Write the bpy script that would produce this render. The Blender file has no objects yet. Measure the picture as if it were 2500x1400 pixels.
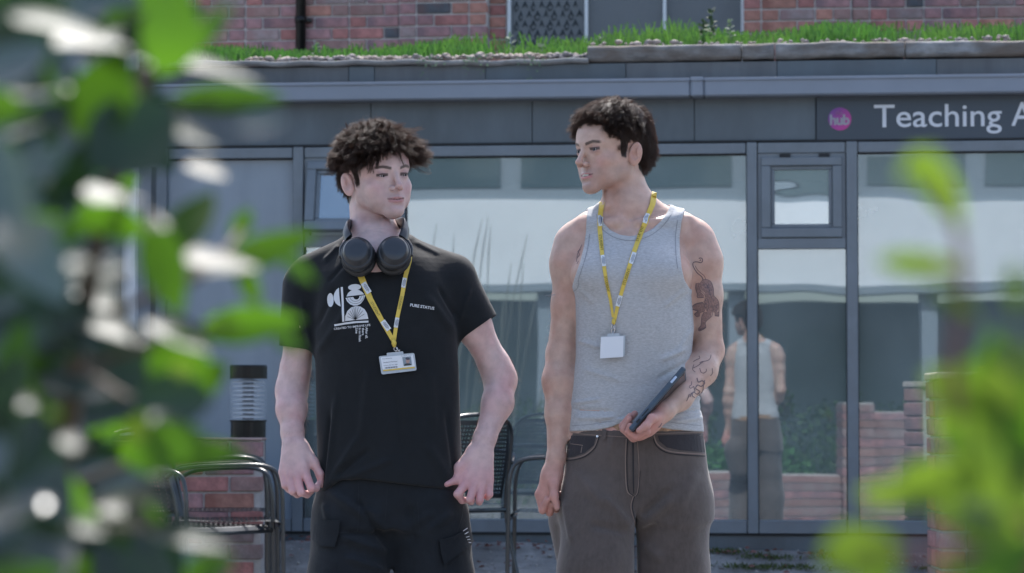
import bpy, bmesh, math, random
import numpy as np
from mathutils import Vector, Matrix
from mathutils.bvhtree import BVHTree
from mathutils.geometry import tessellate_polygon
random.seed(7); RNG = np.random.default_rng(7)
S = bpy.context.scene
COL = S.collection
# ------------------------------------------------------------------ camera, light, exposure
FPX = 6944.0                       # focal length in photo pixels (2500 wide)
CAMZ = 1.04
TILT = math.atan(307.0/FPX)
cam = bpy.data.cameras.new('camera'); cam_o = bpy.data.objects.new('camera', cam); COL.objects.link(cam_o)
cam.sensor_width = 36.0; cam.lens = 36.0*FPX/2500.0
cam_o.location = (0, 0, CAMZ); cam_o.rotation_euler = (math.pi/2 + TILT, 0, 0)
cam.clip_start = 0.05; cam.clip_end = 500
cam.dof.use_dof = True; cam.dof.focus_distance = 6.9; cam.dof.aperture_fstop = 9.0; cam.dof.aperture_blades = 0
S.camera = cam_o
SUN_EL, SUN_AZ = math.radians(52), math.radians(4)     # azimuth from +Y towards +X
sun_dir = Vector((math.sin(SUN_AZ)*math.cos(SUN_EL), math.cos(SUN_AZ)*math.cos(SUN_EL), math.sin(SUN_EL)))
w = bpy.data.worlds.new('World'); S.world = w; w.use_nodes = True
nt = w.node_tree; nt.nodes.clear()
sky = nt.nodes.new('ShaderNodeTexSky'); sky.sky_type = 'NISHITA'; sky.sun_disc = False
sky.sun_elevation = SUN_EL; sky.sun_rotation = SUN_AZ; sky.air_density = 1.0; sky.dust_density = 2.5; sky.ozone_density = 1.0
hs = nt.nodes.new('ShaderNodeHueSaturation'); hs.inputs['Saturation'].default_value = 0.95
bg = nt.nodes.new('ShaderNodeBackground'); bg.inputs['Strength'].default_value = 0.15
wo = nt.nodes.new('ShaderNodeOutputWorld')
nt.links.new(sky.outputs[0], hs.inputs['Color']); nt.links.new(hs.outputs[0], bg.inputs[0]); nt.links.new(bg.outputs[0], wo.inputs[0])
sl = bpy.data.lights.new('sun', 'SUN'); sl.energy = 3.2; sl.angle = math.radians(0.53); sl.color = (1.0, 0.965, 0.93)
so = bpy.data.objects.new('sun', sl); COL.objects.link(so); so.rotation_euler = sun_dir.to_track_quat('Z', 'Y').to_euler()
S.view_settings.view_transform = 'Standard'; S.view_settings.look = 'None'; S.view_settings.gamma = 1.0
S.view_settings.use_curve_mapping = False; S.view_settings.exposure = 1.24
S.render.engine = 'CYCLES'
S.cycles.max_bounces = 7; S.cycles.diffuse_bounces = 3; S.cycles.glossy_bounces = 3; S.cycles.transmission_bounces = 4
S.cycles.transparent_max_bounces = 12; S.cycles.caustics_reflective = False; S.cycles.caustics_refractive = False
S.cycles.sample_clamp_indirect = 4.0
try: S.cycles.use_denoising = True
except Exception: pass

# ------------------------------------------------------------------ mapping helpers
CT, ST = math.cos(TILT), math.sin(TILT)
def W(px, py, Y):
    """world point seen at photo pixel (px,py) standing Y metres in front of the camera"""
    u = (px-1250.0)/FPX; v = (700.0-py)/FPX
    dy = CT - v*ST; dz = ST + v*CT
    s = Y/dy
    return np.array([u*s, Y, CAMZ + dz*s])
TH = math.radians(6.2); FY = 13.4
FT = np.array([math.cos(TH), -math.sin(TH), 0.0]); FN = np.array([-math.sin(TH), -math.cos(TH), 0.0])
def fu(px):
    k = (px-1250.0)/FPX
    return FY*k/(math.cos(TH) + k*math.sin(TH))
def fz(py): return W(1250, py, FY)[2]
def FW(u, w_, z): return np.array([0, FY, 0]) + FT*u + FN*w_ + np.array([0, 0, z])
FM = Matrix(((FT[0], FN[0], 0, 0), (FT[1], FN[1], 0, FY), (0, 0, 1, 0), (0, 0, 0, 1)))   # columns u, out, z
def mirr(p):
    p = np.array(p, float); s = np.dot(p - np.array([0, FY, 0]), FN)
    return p - 2*s*FN

# ------------------------------------------------------------------ object helpers
def link(o, parent=None):
    COL.objects.link(o)
    if parent is not None: o.parent = parent
    return o
def thing(name, label, cat, loc=(0, 0, 0), rz=0.0, group=None):
    o = bpy.data.objects.new(name, None); o.empty_display_size = 0.1; link(o)
    o.location = loc; o.rotation_euler = (0, 0, rz); o['label'] = label; o['category'] = cat
    if group: o['group'] = group
    return o
def tag(o, label, cat, group=None):
    o['label'] = label; o['category'] = cat
    if group: o['group'] = group
    return o
def mesh_from(name, verts, faces, mat, smooth=False):
    m = bpy.data.meshes.new(name)
    verts = np.asarray(verts, dtype=np.float32)
    if isinstance(faces, np.ndarray):
        n, k = faces.shape
        m.vertices.add(len(verts)); m.vertices.foreach_set('co', verts.ravel())
        m.loops.add(n*k); m.loops.foreach_set('vertex_index', faces.astype(np.int32).ravel())
        m.polygons.add(n); m.polygons.foreach_set('loop_start', np.arange(0, n*k, k, dtype=np.int32))
        m.update(calc_edges=True)
    else:
        m.from_pydata([tuple(map(float, v)) for v in verts], [], [tuple(map(int, f)) for f in faces]); m.update()
    if mat is not None:
        for mm in (mat if isinstance(mat, (list, tuple)) else [mat]): m.materials.append(mm)
    if smooth: m.polygons.foreach_set('use_smooth', np.ones(len(m.polygons), bool))
    return m
def mobj(name, verts, faces, mat, parent=None, smooth=False):
    return link(bpy.data.objects.new(name, mesh_from(name, verts, faces, mat, smooth)), parent)
class MB:
    """collects simple solids in one mesh"""
    def __init__(s): s.v = []; s.f = []
    def add(s, vs, fs):
        o = len(s.v); s.v += [tuple(map(float, p)) for p in vs]; s.f += [tuple(i+o for i in f) for f in fs]; return s
    def box(s, x0, x1, y0, y1, z0, z1, M=None, ch=0.0):
        if ch > 0:
            bm = bmesh.new(); bmesh.ops.create_cube(bm, size=1.0)
            for v in bm.verts: v.co = Vector(((x0+x1)/2 + v.co.x*(x1-x0), (y0+y1)/2 + v.co.y*(y1-y0), (z0+z1)/2 + v.co.z*(z1-z0)))
            bmesh.ops.bevel(bm, geom=bm.edges[:], offset=ch, segments=1, affect='EDGES')
            vs = [v.co.copy() for v in bm.verts]; fs = [tuple(v.index for v in f.verts) for f in bm.faces]; bm.free()
        else:
            vs = [Vector((x, y, z)) for x in (x0, x1) for y in (y0, y1) for z in (z0, z1)]
            fs = [(0, 1, 3, 2), (4, 6, 7, 5), (0, 4, 5, 1), (2, 3, 7, 6), (0, 2, 6, 4), (1, 5, 7, 3)]
        if M is not None: vs = [M @ v for v in vs]
        return s.add(vs, fs)
    def tube(s, pts, r, n=8, closed=False, caps=True):
        pts = [np.array(p, float) for p in pts]; N = len(pts); rings = []
        rr = r if hasattr(r, '__len__') else [r]*N
        up = None
        for i in range(N):
            a = pts[i-1] if (i > 0 or closed) else pts[i]; b = pts[(i+1) % N] if (i < N-1 or closed) else pts[i]
            t = b-a; t = t/(np.linalg.norm(t)+1e-12)
            if up is None:
                up = np.array([0, 0, 1.0]) if abs(t[2]) < .9 else np.array([1.0, 0, 0])
            x = np.cross(up, t); x /= np.linalg.norm(x)+1e-12; y = np.cross(t, x); up = y
            rings.append([pts[i] + rr[i]*(math.cos(2*math.pi*k/n)*x + math.sin(2*math.pi*k/n)*y) for k in range(n)])
        vs = [p for rg in rings for p in rg]; fs = []
        for i in range(N if closed else N-1):
            j = (i+1) % N
            for k in range(n):
                fs.append((i*n+k, i*n+(k+1) % n, j*n+(k+1) % n, j*n+k))
        if caps and not closed: fs += [tuple(range(n))[::-1], tuple((N-1)*n+k for k in range(n))]
        return s.add(vs, fs)
    def build(s, name, mat, parent=None, smooth=False):
        return mobj(name, s.v, s.f, mat, parent, smooth)
def smooth_path(P, n=6, closed=False):
    """catmull-rom through points"""
    P = [np.array(p, float) for p in P]; out = []; N = len(P)
    rng_ = range(N) if closed else range(N-1)
    for i in rng_:
        if closed: p0, p1, p2, p3 = P[i-1], P[i], P[(i+1) % N], P[(i+2) % N]
        else: p0, p1, p2, p3 = P[max(i-1, 0)], P[i], P[i+1], P[min(i+2, N-1)]
        for k in range(n):
            t = k/n
            out.append(0.5*((2*p1)+(-p0+p2)*t+(2*p0-5*p1+4*p2-p3)*t*t+(-p0+3*p1-3*p2+p3)*t**3))
    if not closed: out.append(P[-1])
    return out
# ------------------------------------------------------------------ materials
def mat(name, col, rough=0.6, metal=0.0, noise=0.0, nscale=8.0, bump=0.0, bscale=60.0, spec=0.5, coat=0.0, sheen=0.0,
        stretch=(1, 1, 1), sss=0.0, trans=0.0, detail=6, coords='Object', hue=None, randv=0.0, rvar=0.0):
    m = bpy.data.materials.new(name); m.use_nodes = True; t = m.node_tree; b = t.nodes['Principled BSDF']
    N = t.nodes.new; L = t.links.new
    b.inputs['Roughness'].default_value = rough; b.inputs['Metallic'].default_value = metal
    b.inputs['Specular IOR Level'].default_value = spec; b.inputs['Coat Weight'].default_value = coat
    b.inputs['Base Color'].default_value = (*col, 1)
    if sheen: b.inputs['Sheen Weight'].default_value = sheen; b.inputs['Sheen Roughness'].default_value = 0.4
    if sss:
        b.inputs['Subsurface Weight'].default_value = sss; b.inputs['Subsurface Radius'].default_value = (1.0, 0.35, 0.2); b.inputs['Subsurface Scale'].default_value = 0.008
    tc = N('ShaderNodeTexCoord'); mp = N('ShaderNodeMapping'); mp.inputs['Scale'].default_value = stretch
    L(tc.outputs[coords], mp.inputs[0])
    cur = None
    if noise:
        n = N('ShaderNodeTexNoise'); n.inputs['Scale'].default_value = nscale; n.inputs['Detail'].default_value = detail; n.inputs['Roughness'].default_value = 0.62
        L(mp.outputs[0], n.inputs['Vector'])
        r = N('ShaderNodeMapRange'); r.inputs[1].default_value = 0.28; r.inputs[2].default_value = 0.72
        r.inputs[3].default_value = 1-noise; r.inputs[4].default_value = 1+noise; L(n.outputs[0], r.inputs[0])
        mx = N('ShaderNodeMix'); mx.data_type = 'RGBA'; mx.blend_type = 'MULTIPLY'; mx.inputs[0].default_value = 1
        mx.inputs[6].default_value = (*col, 1); L(r.outputs[0], mx.inputs[7]); cur = mx.outputs[2]
        if hue is not None:
            n2 = N('ShaderNodeTexNoise'); n2.inputs['Scale'].default_value = nscale*0.37; n2.inputs['Detail'].default_value = 3; L(mp.outputs[0], n2.inputs['Vector'])
            r2 = N('ShaderNodeMapRange'); r2.inputs[1].default_value = 0.42; r2.inputs[2].default_value = 0.62; L(n2.outputs[0], r2.inputs[0])
            m2 = N('ShaderNodeMix'); m2.data_type = 'RGBA'; L(r2.outputs[0], m2.inputs[0]); L(cur, m2.inputs[6]); m2.inputs[7].default_value = (*hue, 1); cur = m2.outputs[2]
        if rvar:
            r3 = N('ShaderNodeMapRange'); r3.inputs[1].default_value = .3; r3.inputs[2].default_value = .7; r3.inputs[3].default_value = rough-rvar; r3.inputs[4].default_value = rough+rvar
            L(n.outputs[0], r3.inputs[0]); L(r3.outputs[0], b.inputs['Roughness'])
    if randv:
        oi = N('ShaderNodeObjectInfo'); h = N('ShaderNodeHueSaturation')
        ra = N('ShaderNodeMapRange'); ra.inputs[3].default_value = 1-randv; ra.inputs[4].default_value = 1+randv; L(oi.outputs['Random'], ra.inputs[0])
        L(ra.outputs[0], h.inputs['Value'])
        if cur is None: h.inputs['Color'].default_value = (*col, 1)
        else: L(cur, h.inputs['Color'])
        cur = h.outputs[0]
    if cur is not None: L(cur, b.inputs['Base Color'])
    if bump:
        n = N('ShaderNodeTexNoise'); n.inputs['Scale'].default_value = bscale; n.inputs['Detail'].default_value = 4
        L(mp.outputs[0], n.inputs['Vector']); bu = N('ShaderNodeBump'); bu.inputs['Strength'].default_value = 1.0; bu.inputs['Distance'].default_value = bump
        L(n.outputs[0], bu.inputs['Height']); L(bu.outputs[0], b.inputs['Normal'])
    if trans:
        tr = N('ShaderNodeBsdfTranslucent'); ms = N('ShaderNodeMixShader'); ms.inputs[0].default_value = trans
        if cur is not None: L(cur, tr.inputs[0])
        else: tr.inputs[0].default_value = (*col, 1)
        L(b.outputs[0], ms.inputs[1]); L(tr.outputs[0], ms.inputs[2]); L(ms.outputs[0], t.nodes['Material Output'].inputs[0])
    return m
# ------------------------------------------------------------------ numpy noise
_P = RNG.permutation(256).astype(np.int32)
def vnoise(p, seed=0):
    p = np.asarray(p, float)+seed*17.31; i = np.floor(p).astype(np.int64); f = p-i; f = f*f*(3-2*f)
    def h(a, b, c): return _P[(_P[(_P[a & 255]+b) & 255]+c) & 255]/255.0
    x, y, z = i[..., 0], i[..., 1], i[..., 2]; fx, fy, fz_ = f[..., 0], f[..., 1], f[..., 2]
    def L_(a, b, t): return a+(b-a)*t
    return L_(L_(L_(h(x, y, z), h(x+1, y, z), fx), L_(h(x, y+1, z), h(x+1, y+1, z), fx), fy),
              L_(L_(h(x, y, z+1), h(x+1, y, z+1), fx), L_(h(x, y+1, z+1), h(x+1, y+1, z+1), fx), fy), fz_)*2-1
def fbm(p, seed=0, o=3):
    s = 0; a = 1.0; t = 0; p = np.asarray(p, float)
    for k in range(o): s = s+a*vnoise(p*(2**k), seed+k); t += a; a *= .5
    return s/t
def sstep(a, b, x):
    t = np.clip((x-a)/(b-a), 0, 1); return t*t*(3-2*t)
# ------------------------------------------------------------------ implicit surfaces (one continuous skin from smooth unions)
class Field:
    def __init__(s, lo, hi, h):
        s.h = h; s.lo = np.array(lo, float); n = np.ceil((np.array(hi)-s.lo)/h).astype(int)+1
        s.ax = [(s.lo[i]+h*np.arange(n[i])).astype(np.float32) for i in range(3)]; s.d = np.full(n, 1.0, np.float32)
    def sl(s, lo, hi, pad):
        r = []
        for i in range(3):
            a = int(np.clip(np.floor((lo[i]-pad-s.lo[i])/s.h), 0, s.d.shape[i])); b = int(np.clip(np.ceil((hi[i]+pad-s.lo[i])/s.h)+1, 0, s.d.shape[i]))
            r.append(slice(a, b))
        return tuple(r)
    def apply(s, fn, lo, hi, k=0.01, op='add'):
        q = s.sl(lo, hi, k+2.5*s.h)
        if any(x.stop <= x.start for x in q): return
        X = s.ax[0][q[0]][:, None, None]; Y = s.ax[1][q[1]][None, :, None]; Z = s.ax[2][q[2]][None, None, :]
        n = fn(X, Y, Z).astype(np.float32); a = s.d[q]
        k = max(k, 1e-6)
        if op == 'add': hh = np.maximum(k-np.abs(a-n), 0)/k; s.d[q] = np.minimum(a, n)-hh*hh*k*.25
        elif op == 'sub': n = -n; hh = np.maximum(k-np.abs(a-n), 0)/k; s.d[q] = np.maximum(a, n)+hh*hh*k*.25
        elif op == 'and': hh = np.maximum(k-np.abs(a-n), 0)/k; s.d[q] = np.maximum(a, n)+hh*hh*k*.25
    def ell(s, c, r, k=0.01, R=None, op='add'):
        c = np.array(c, float); r = np.array(r, float); m = max(r)
        def fn(X, Y, Z):
            x, y, z = X-c[0], Y-c[1], Z-c[2]
            if R is not None:
                x, y, z = (R[0][0]*x+R[1][0]*y+R[2][0]*z, R[0][1]*x+R[1][1]*y+R[2][1]*z, R[0][2]*x+R[1][2]*y+R[2][2]*z)
            k0 = np.sqrt((x/r[0])**2+(y/r[1])**2+(z/r[2])**2); k1 = np.sqrt((x/r[0]**2)**2+(y/r[1]**2)**2+(z/r[2]**2)**2)
            return k0*(k0-1)/np.maximum(k1, 1e-6)
        s.apply(fn, c-m, c+m, k, op)
    def cone(s, a, b, ra, rb, k=0.01, flat=None, ff=1.0, op='add', cut=None):
        """tapered limb; flat = axis squashed by ff"""
        a = np.array(a, float); b = np.array(b, float); ba = b-a; L2 = float(ba@ba)+1e-12; m = max(ra, rb)*max(1.0, 1.0)
        def fn(X, Y, Z):
            x, y, z = X-a[0], Y-a[1], Z-a[2]
            t = np.clip((x*ba[0]+y*ba[1]+z*ba[2])/L2, 0, 1)
            x, y, z = x-t*ba[0], y-t*ba[1], z-t*ba[2]
            d2 = x*x+y*y+z*z
            if flat is not None:
                q = x*flat[0]+y*flat[1]+z*flat[2]; d2 = d2-q*q+(q/ff)**2
            d = np.sqrt(d2)-(ra+(rb-ra)*t)
            if cut is not None:
                pn, po = cut; d = np.maximum(d, (X-po[0])*pn[0]+(Y-po[1])*pn[1]+(Z-po[2])*pn[2])
            return d
        s.apply(fn, np.minimum(a, b)-m, np.maximum(a, b)+m, k, op)
    def loft(s, rows, k=0.01, op='add', lean=0.0):
        """rows of (z, cx, cy, a, b_front, b_back, n) from top to bottom: superelliptic slices"""
        rows = sorted(rows, key=lambda r: r[0]); R = np.array(rows, float); zz = R[:, 0]
        lo = np.array([(R[:, 1]-R[:, 3]).min(), (R[:, 2]-R[:, 4]).min(), zz[0]]); hi = np.array([(R[:, 1]+R[:, 3]).max(), (R[:, 2]+R[:, 5]).max(), zz[-1]])
        def itp(z, c):   # smooth (cubic hermite-ish) interpolation
            return np.interp(z, zz, R[:, c])
        def fn(X, Y, Z):
            zc = Z.ravel(); sm = 0.012
            def g(c): return ((itp(zc-sm, c)+2*itp(zc, c)+itp(zc+sm, c))/4)[None, None, :].astype(np.float32)
            cx, cy, a, bf, bb, n = [g(c) for c in range(1, 7)]
            x = X-cx; y = Y-cy; b = np.where(y < 0, bf, bb)
            u = np.abs(x)/a; v = np.abs(y)/b
            kk = np.power(np.power(u, n)+np.power(v, n)+1e-9, 1/n)
            gx = np.power(u/kk, n-1)/a; gy = np.power(v/kk, n-1)/b
            d = (kk-1)/np.maximum(np.sqrt(gx*gx+gy*gy), 1e-3)
            return np.maximum(d, np.maximum(Z-zz[-1], zz[0]-Z))
        s.apply(fn, lo, hi, k, op)
    def extract(s):
        d = s.d; ins = d < 0
        c = np.zeros(tuple(n-1 for n in d.shape), np.uint8)
        for i in (0, 1):
            for j in (0, 1):
                for k in (0, 1):
                    c += ins[i:d.shape[0]-1+i, j:d.shape[1]-1+j, k:d.shape[2]-1+k]
        act = np.argwhere((c > 0) & (c < 8)); sh = c.shape; del c
        flat = (act[:, 0]*sh[1]+act[:, 1])*sh[2]+act[:, 2]
        acc = np.zeros((len(act), 3)); cnt = np.zeros(len(act))
        cor = [(i, j, k) for i in (0, 1) for j in (0, 1) for k in (0, 1)]
        val = {q: d[act[:, 0]+q[0], act[:, 1]+q[1], act[:, 2]+q[2]] for q in cor}
        for q in cor:
            for ax in range(3):
                if q[ax] == 0:
                    r = list(q); r[ax] = 1; r = tuple(r); a, b = val[q], val[r]; x = (a < 0) != (b < 0)
                    t = np.where(x, a/np.where(np.abs(a-b) < 1e-12, 1, a-b), 0)
                    p = np.array(q, float)[None, :].repeat(len(act), 0); p[:, ax] += t
                    acc += p*x[:, None]; cnt += x
        v = s.lo+(act+acc/cnt[:, None])*s.h
        faces = []
        for ax in range(3):
            a = [slice(None)]*3; b = [slice(None)]*3; a[ax] = slice(0, -1); b[ax] = slice(1, None)
            ia, ib = ins[tuple(a)], ins[tuple(b)]
            e = np.argwhere(ia != ib); u, w_ = [(1, 2), (2, 0), (0, 1)][ax]
            e = e[(e[:, u] > 0) & (e[:, w_] > 0) & (e[:, u] < d.shape[u]-1) & (e[:, w_] < d.shape[w_]-1)]
            sgn = ins[e[:, 0], e[:, 1], e[:, 2]]
            q = []
            for (du, dw) in ((-1, -1), (0, -1), (0, 0), (-1, 0)):
                f = e.copy(); f[:, u] += du; f[:, w_] += dw
                q.append(np.searchsorted(flat, (f[:, 0]*sh[1]+f[:, 1])*sh[2]+f[:, 2]))
            q = np.stack(q, 1); q[~sgn] = q[~sgn][:, ::-1]; faces.append(q)
        return v, np.concatenate(faces)
    def sample(s, p):
        q = (np.asarray(p)-s.lo)/s.h; i = np.clip(np.floor(q).astype(int), 0, np.array(s.d.shape)-2); f = q-i; r = 0
        for a in (0, 1):
            for b in (0, 1):
                for c in (0, 1):
                    wgt = (f[:, 0] if a else 1-f[:, 0])*(f[:, 1] if b else 1-f[:, 1])*(f[:, 2] if c else 1-f[:, 2])
                    r = r+wgt*s.d[i[:, 0]+a, i[:, 1]+b, i[:, 2]+c]
        return r
def vnormals(v, f):
    a, b, c = v[f[:, 0]], v[f[:, 1]], v[f[:, 2]]; e = v[f[:, 3]] if f.shape[1] == 4 else c
    n = np.cross(c-a, e-b) if f.shape[1] == 4 else np.cross(b-a, c-a); o = np.zeros_like(v)
    for k in range(f.shape[1]): np.add.at(o, f[:, k], n)
    return o/np.maximum(np.linalg.norm(o, axis=1, keepdims=True), 1e-12)
def vsmooth(v, f, it=1, lam=0.5):
    E = np.concatenate([np.stack([f[:, k], f[:, (k+1) % f.shape[1]]], 1) for k in range(f.shape[1])]); E = np.concatenate([E, E[:, ::-1]])
    for _ in range(it):
        s = np.zeros_like(v); c = np.bincount(E[:, 0], minlength=len(v))[:, None]
        for k in range(3): s[:, k] = np.bincount(E[:, 0], weights=v[E[:, 1], k], minlength=len(v))
        v = v+lam*(s/np.maximum(c, 1)-v)
    return v
def setcol(o, c, name='Col'):
    a = o.data.color_attributes.new(name, 'FLOAT_COLOR', 'POINT'); c = np.concatenate([c, np.ones((len(c), 1))], 1).astype(np.float32)
    a.data.foreach_set('color', c.ravel())
# ------------------------------------------------------------------ decals laid on a surface as seen from the front
class Surf:
    def __init__(s, v, f): s.t = BVHTree.FromPolygons([tuple(x) for x in v.tolist()], [tuple(x) for x in f.tolist()])
    def hit(s, px, py, off=0.0008, Y=6.944, fallback=True):
        o = Vector((0, 0, CAMZ)); d = (Vector(W(px, py, Y))-o).normalized()
        loc, n, i, dist = s.t.ray_cast(o + d*3.0, d)
        if loc is None:
            if not fallback: return None
            return np.array(W(px, py, Y)), np.array((0, -1.0, 0))
        if n.dot(d) > 0: n = -n
        return np.array(loc+n*off), np.array(n)
def strip_on(surf, pts, width, off=0.0008, thick=0.0, step=4.0, wid2=None):
    """ribbon following pixel polyline pts laid on surf; width in pixels (mm). returns verts, faces"""
    P = [np.array(p, float) for p in pts]; out = []
    for a, b in zip(P[:-1], P[1:]):
        n = max(1, int(np.linalg.norm(b-a)/step))
        out += [a+(b-a)*k/n for k in range(n)]
    out.append(P[-1]); vs = []; fs = []; M_ = len(out)
    for i, p in enumerate(out):
        t = out[min(i+1, M_-1)]-out[max(i-1, 0)]; t = t/(np.linalg.norm(t)+1e-9); nrm = np.array([-t[1], t[0]])
        wd = (width if wid2 is None else width+(wid2-width)*i/(M_-1))/2
        for sgn in (-1, 1):
            q = p+nrm*sgn*wd; vs.append(surf.hit(q[0], q[1], off)[0])
        if i: fs.append((2*i-2, 2*i-1, 2*i+1, 2*i))
    return vs, fs
def poly_on(surf, poly, off=0.0008, step=5.0):
    """filled pixel polygon laid on surf"""
    bm = bmesh.new(); tri = tessellate_polygon([[Vector((p[0], p[1], 0)) for p in poly]])
    vv = [bm.verts.new((p[0], p[1], 0)) for p in poly]
    for t in tri:
        try: bm.faces.new([vv[i] for i in t])
        except ValueError: pass
    for _ in range(4):
        es = [e for e in bm.edges if e.calc_length() > step]
        if not es: break
        bmesh.ops.subdivide_edges(bm, edges=es, cuts=1); bmesh.ops.triangulate(bm, faces=bm.faces[:])
    bm.verts.index_update(); vs = [surf.hit(v.co.x, v.co.y, off)[0] for v in bm.verts]; fs = [tuple(v.index for v in f.verts) for f in bm.faces]; bm.free()
    return vs, fs
def text_mesh(txt, size=1.0, bold=0.0, spacing=1.0, italic=0.0, sx=1.0, ext=0.0, align='LEFT', res=3):
    cu = bpy.data.curves.new('t', 'FONT'); cu.body = txt; cu.size = size; cu.offset = bold; cu.space_character = spacing; cu.shear = italic
    cu.extrude = ext; cu.align_x = align; cu.resolution_u = res
    o = bpy.data.objects.new('t', cu); COL.objects.link(o); dg = bpy.context.evaluated_depsgraph_get()
    m = bpy.data.meshes.new_from_object(o.evaluated_get(dg)); vs = [v.co.copy() for v in m.vertices]; fs = [tuple(p.vertices) for p in m.polygons]
    bpy.data.objects.remove(o); bpy.data.curves.remove(cu); bpy.data.meshes.remove(m)
    return [Vector((v.x*sx, v.y, v.z)) for v in vs], fs
def text_on(surf, txt, px, py, size, ang=0.0, bold=0.0, sx=1.0, spacing=1.0, off=0.001, italic=0.0, flip=False):
    """size in pixels; (px,py) left baseline; ang degrees ccw in the picture"""
    vs, fs = text_mesh(txt, size, bold*size, spacing, italic, sx, res=2); a = math.radians(ang); c, s_ = math.cos(a), math.sin(a)
    return [surf.hit(px+(v.x*c-v.y*s_), py-(v.x*s_+v.y*c), off)[0] for v in vs], fs
def ellp(cx, cy, rx, ry, ang=0, n=20, a0=0, a1=360):
    r = math.radians(ang); o = []
    for i in range(n if a1-a0 >= 360 else n+1):
        t = math.radians(a0+(a1-a0)*i/n); x, y = rx*math.cos(t), ry*math.sin(t)
        o.append((cx+x*math.cos(r)-y*math.sin(r), cy-(x*math.sin(r)+y*math.cos(r))))
    return o
# ================================================================== SETTING
def fuw(px, w_):
    k = (px-1250.0)/FPX
    return (k*(FY+w_*FN[1])-w_*FN[0])/(math.cos(TH)+k*math.sin(TH))
def fzw(px, py, w_):
    p = FW(fuw(px, w_), w_, 0); return W(px, py, p[1])[2]
def fbox(mb, u0, u1, w0, w1, z0, z1, ch=0.0): return mb.box(u0, u1, w0, w1, z0, z1, FM, ch)
M_alu = mat('slate_blue_aluminium', (.145, .172, .198), .42, noise=.16, nscale=5, rvar=.06, bump=.0006, bscale=9)
M_alud = mat('slate_panel', (.084, .105, .122), .5, noise=.30, nscale=3.5, stretch=(1, 1, .35), rvar=.08)
M_alud2 = mat('weathered_panel', (.11, .12, .13), .62, noise=.26, nscale=4, stretch=(2.2, 2.2, .5))
M_gut = mat('gutter_metal', (.19, .22, .27), .38, noise=.10, nscale=3, rvar=.08, bump=.002, bscale=2.2)
M_gasket = mat('black_gasket', (.012, .014, .017), .7)
M_white = mat('white_paint', (.66, .68, .70), .5, noise=.08, nscale=6)
M_wallp = mat('pale_grey_render', (.30, .33, .37), .8, noise=.1, nscale=5)
M_mortar = mat('mortar', (.52, .48, .46), .95, noise=.18, nscale=40, bump=.003, bscale=90)
BR = [mat('brick_'+n, tuple(min(.6, q*1.25+.015) for q in c), .9, noise=.3, nscale=26, bump=.003, bscale=70, hue=h, randv=.16) for n, c, h in (('plum', (.28, .145, .145), (.22, .14, .15)), ('red', (.34, .14, .125), (.29, .13, .12)), ('orange', (.36, .17, .13), (.32, .14, .11)), ('brown', (.24, .145, .13), (.29, .16, .145)), ('grey', (.22, .165, .16), (.27, .17, .165)), ('black', (.065, .07, .08), (.13, .09, .09)))]
M_stone = mat('coping_stone', (.20, .20, .20), .92, noise=.45, nscale=11, bump=.006, bscale=35, hue=(.125, .105, .09), stretch=(1, 1, 2))
M_peb = mat('pebbles', (.36, .29, .25), .85, noise=.5, nscale=14, hue=(.22, .2, .2))
M_grass = mat('grass_blades', (.055, .16, .025), .6, noise=.5, nscale=5, trans=.4, hue=(.09, .20, .035))
M_weed = mat('grey_green_weed', (.12, .18, .12), .7, noise=.3, nscale=20, trans=.25)
M_soil = mat('roof_soil', (.09, .08, .06), .95, noise=.4, nscale=12, bump=.01, bscale=30)
M_int = mat('interior_wall', (.40, .46, .48), .9); M_intd = mat('interior_dark', (.14, .15, .16), .9)
M_black = mat('black_enamel', (.016, .019, .022), .38, noise=.1, nscale=12)
M_tube = mat('black_steel_tube', (.020, .024, .028), .28, coat=.4)
M_perf = mat('perforated_steel', (.05, .055, .062), .35, metal=.6)
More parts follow.
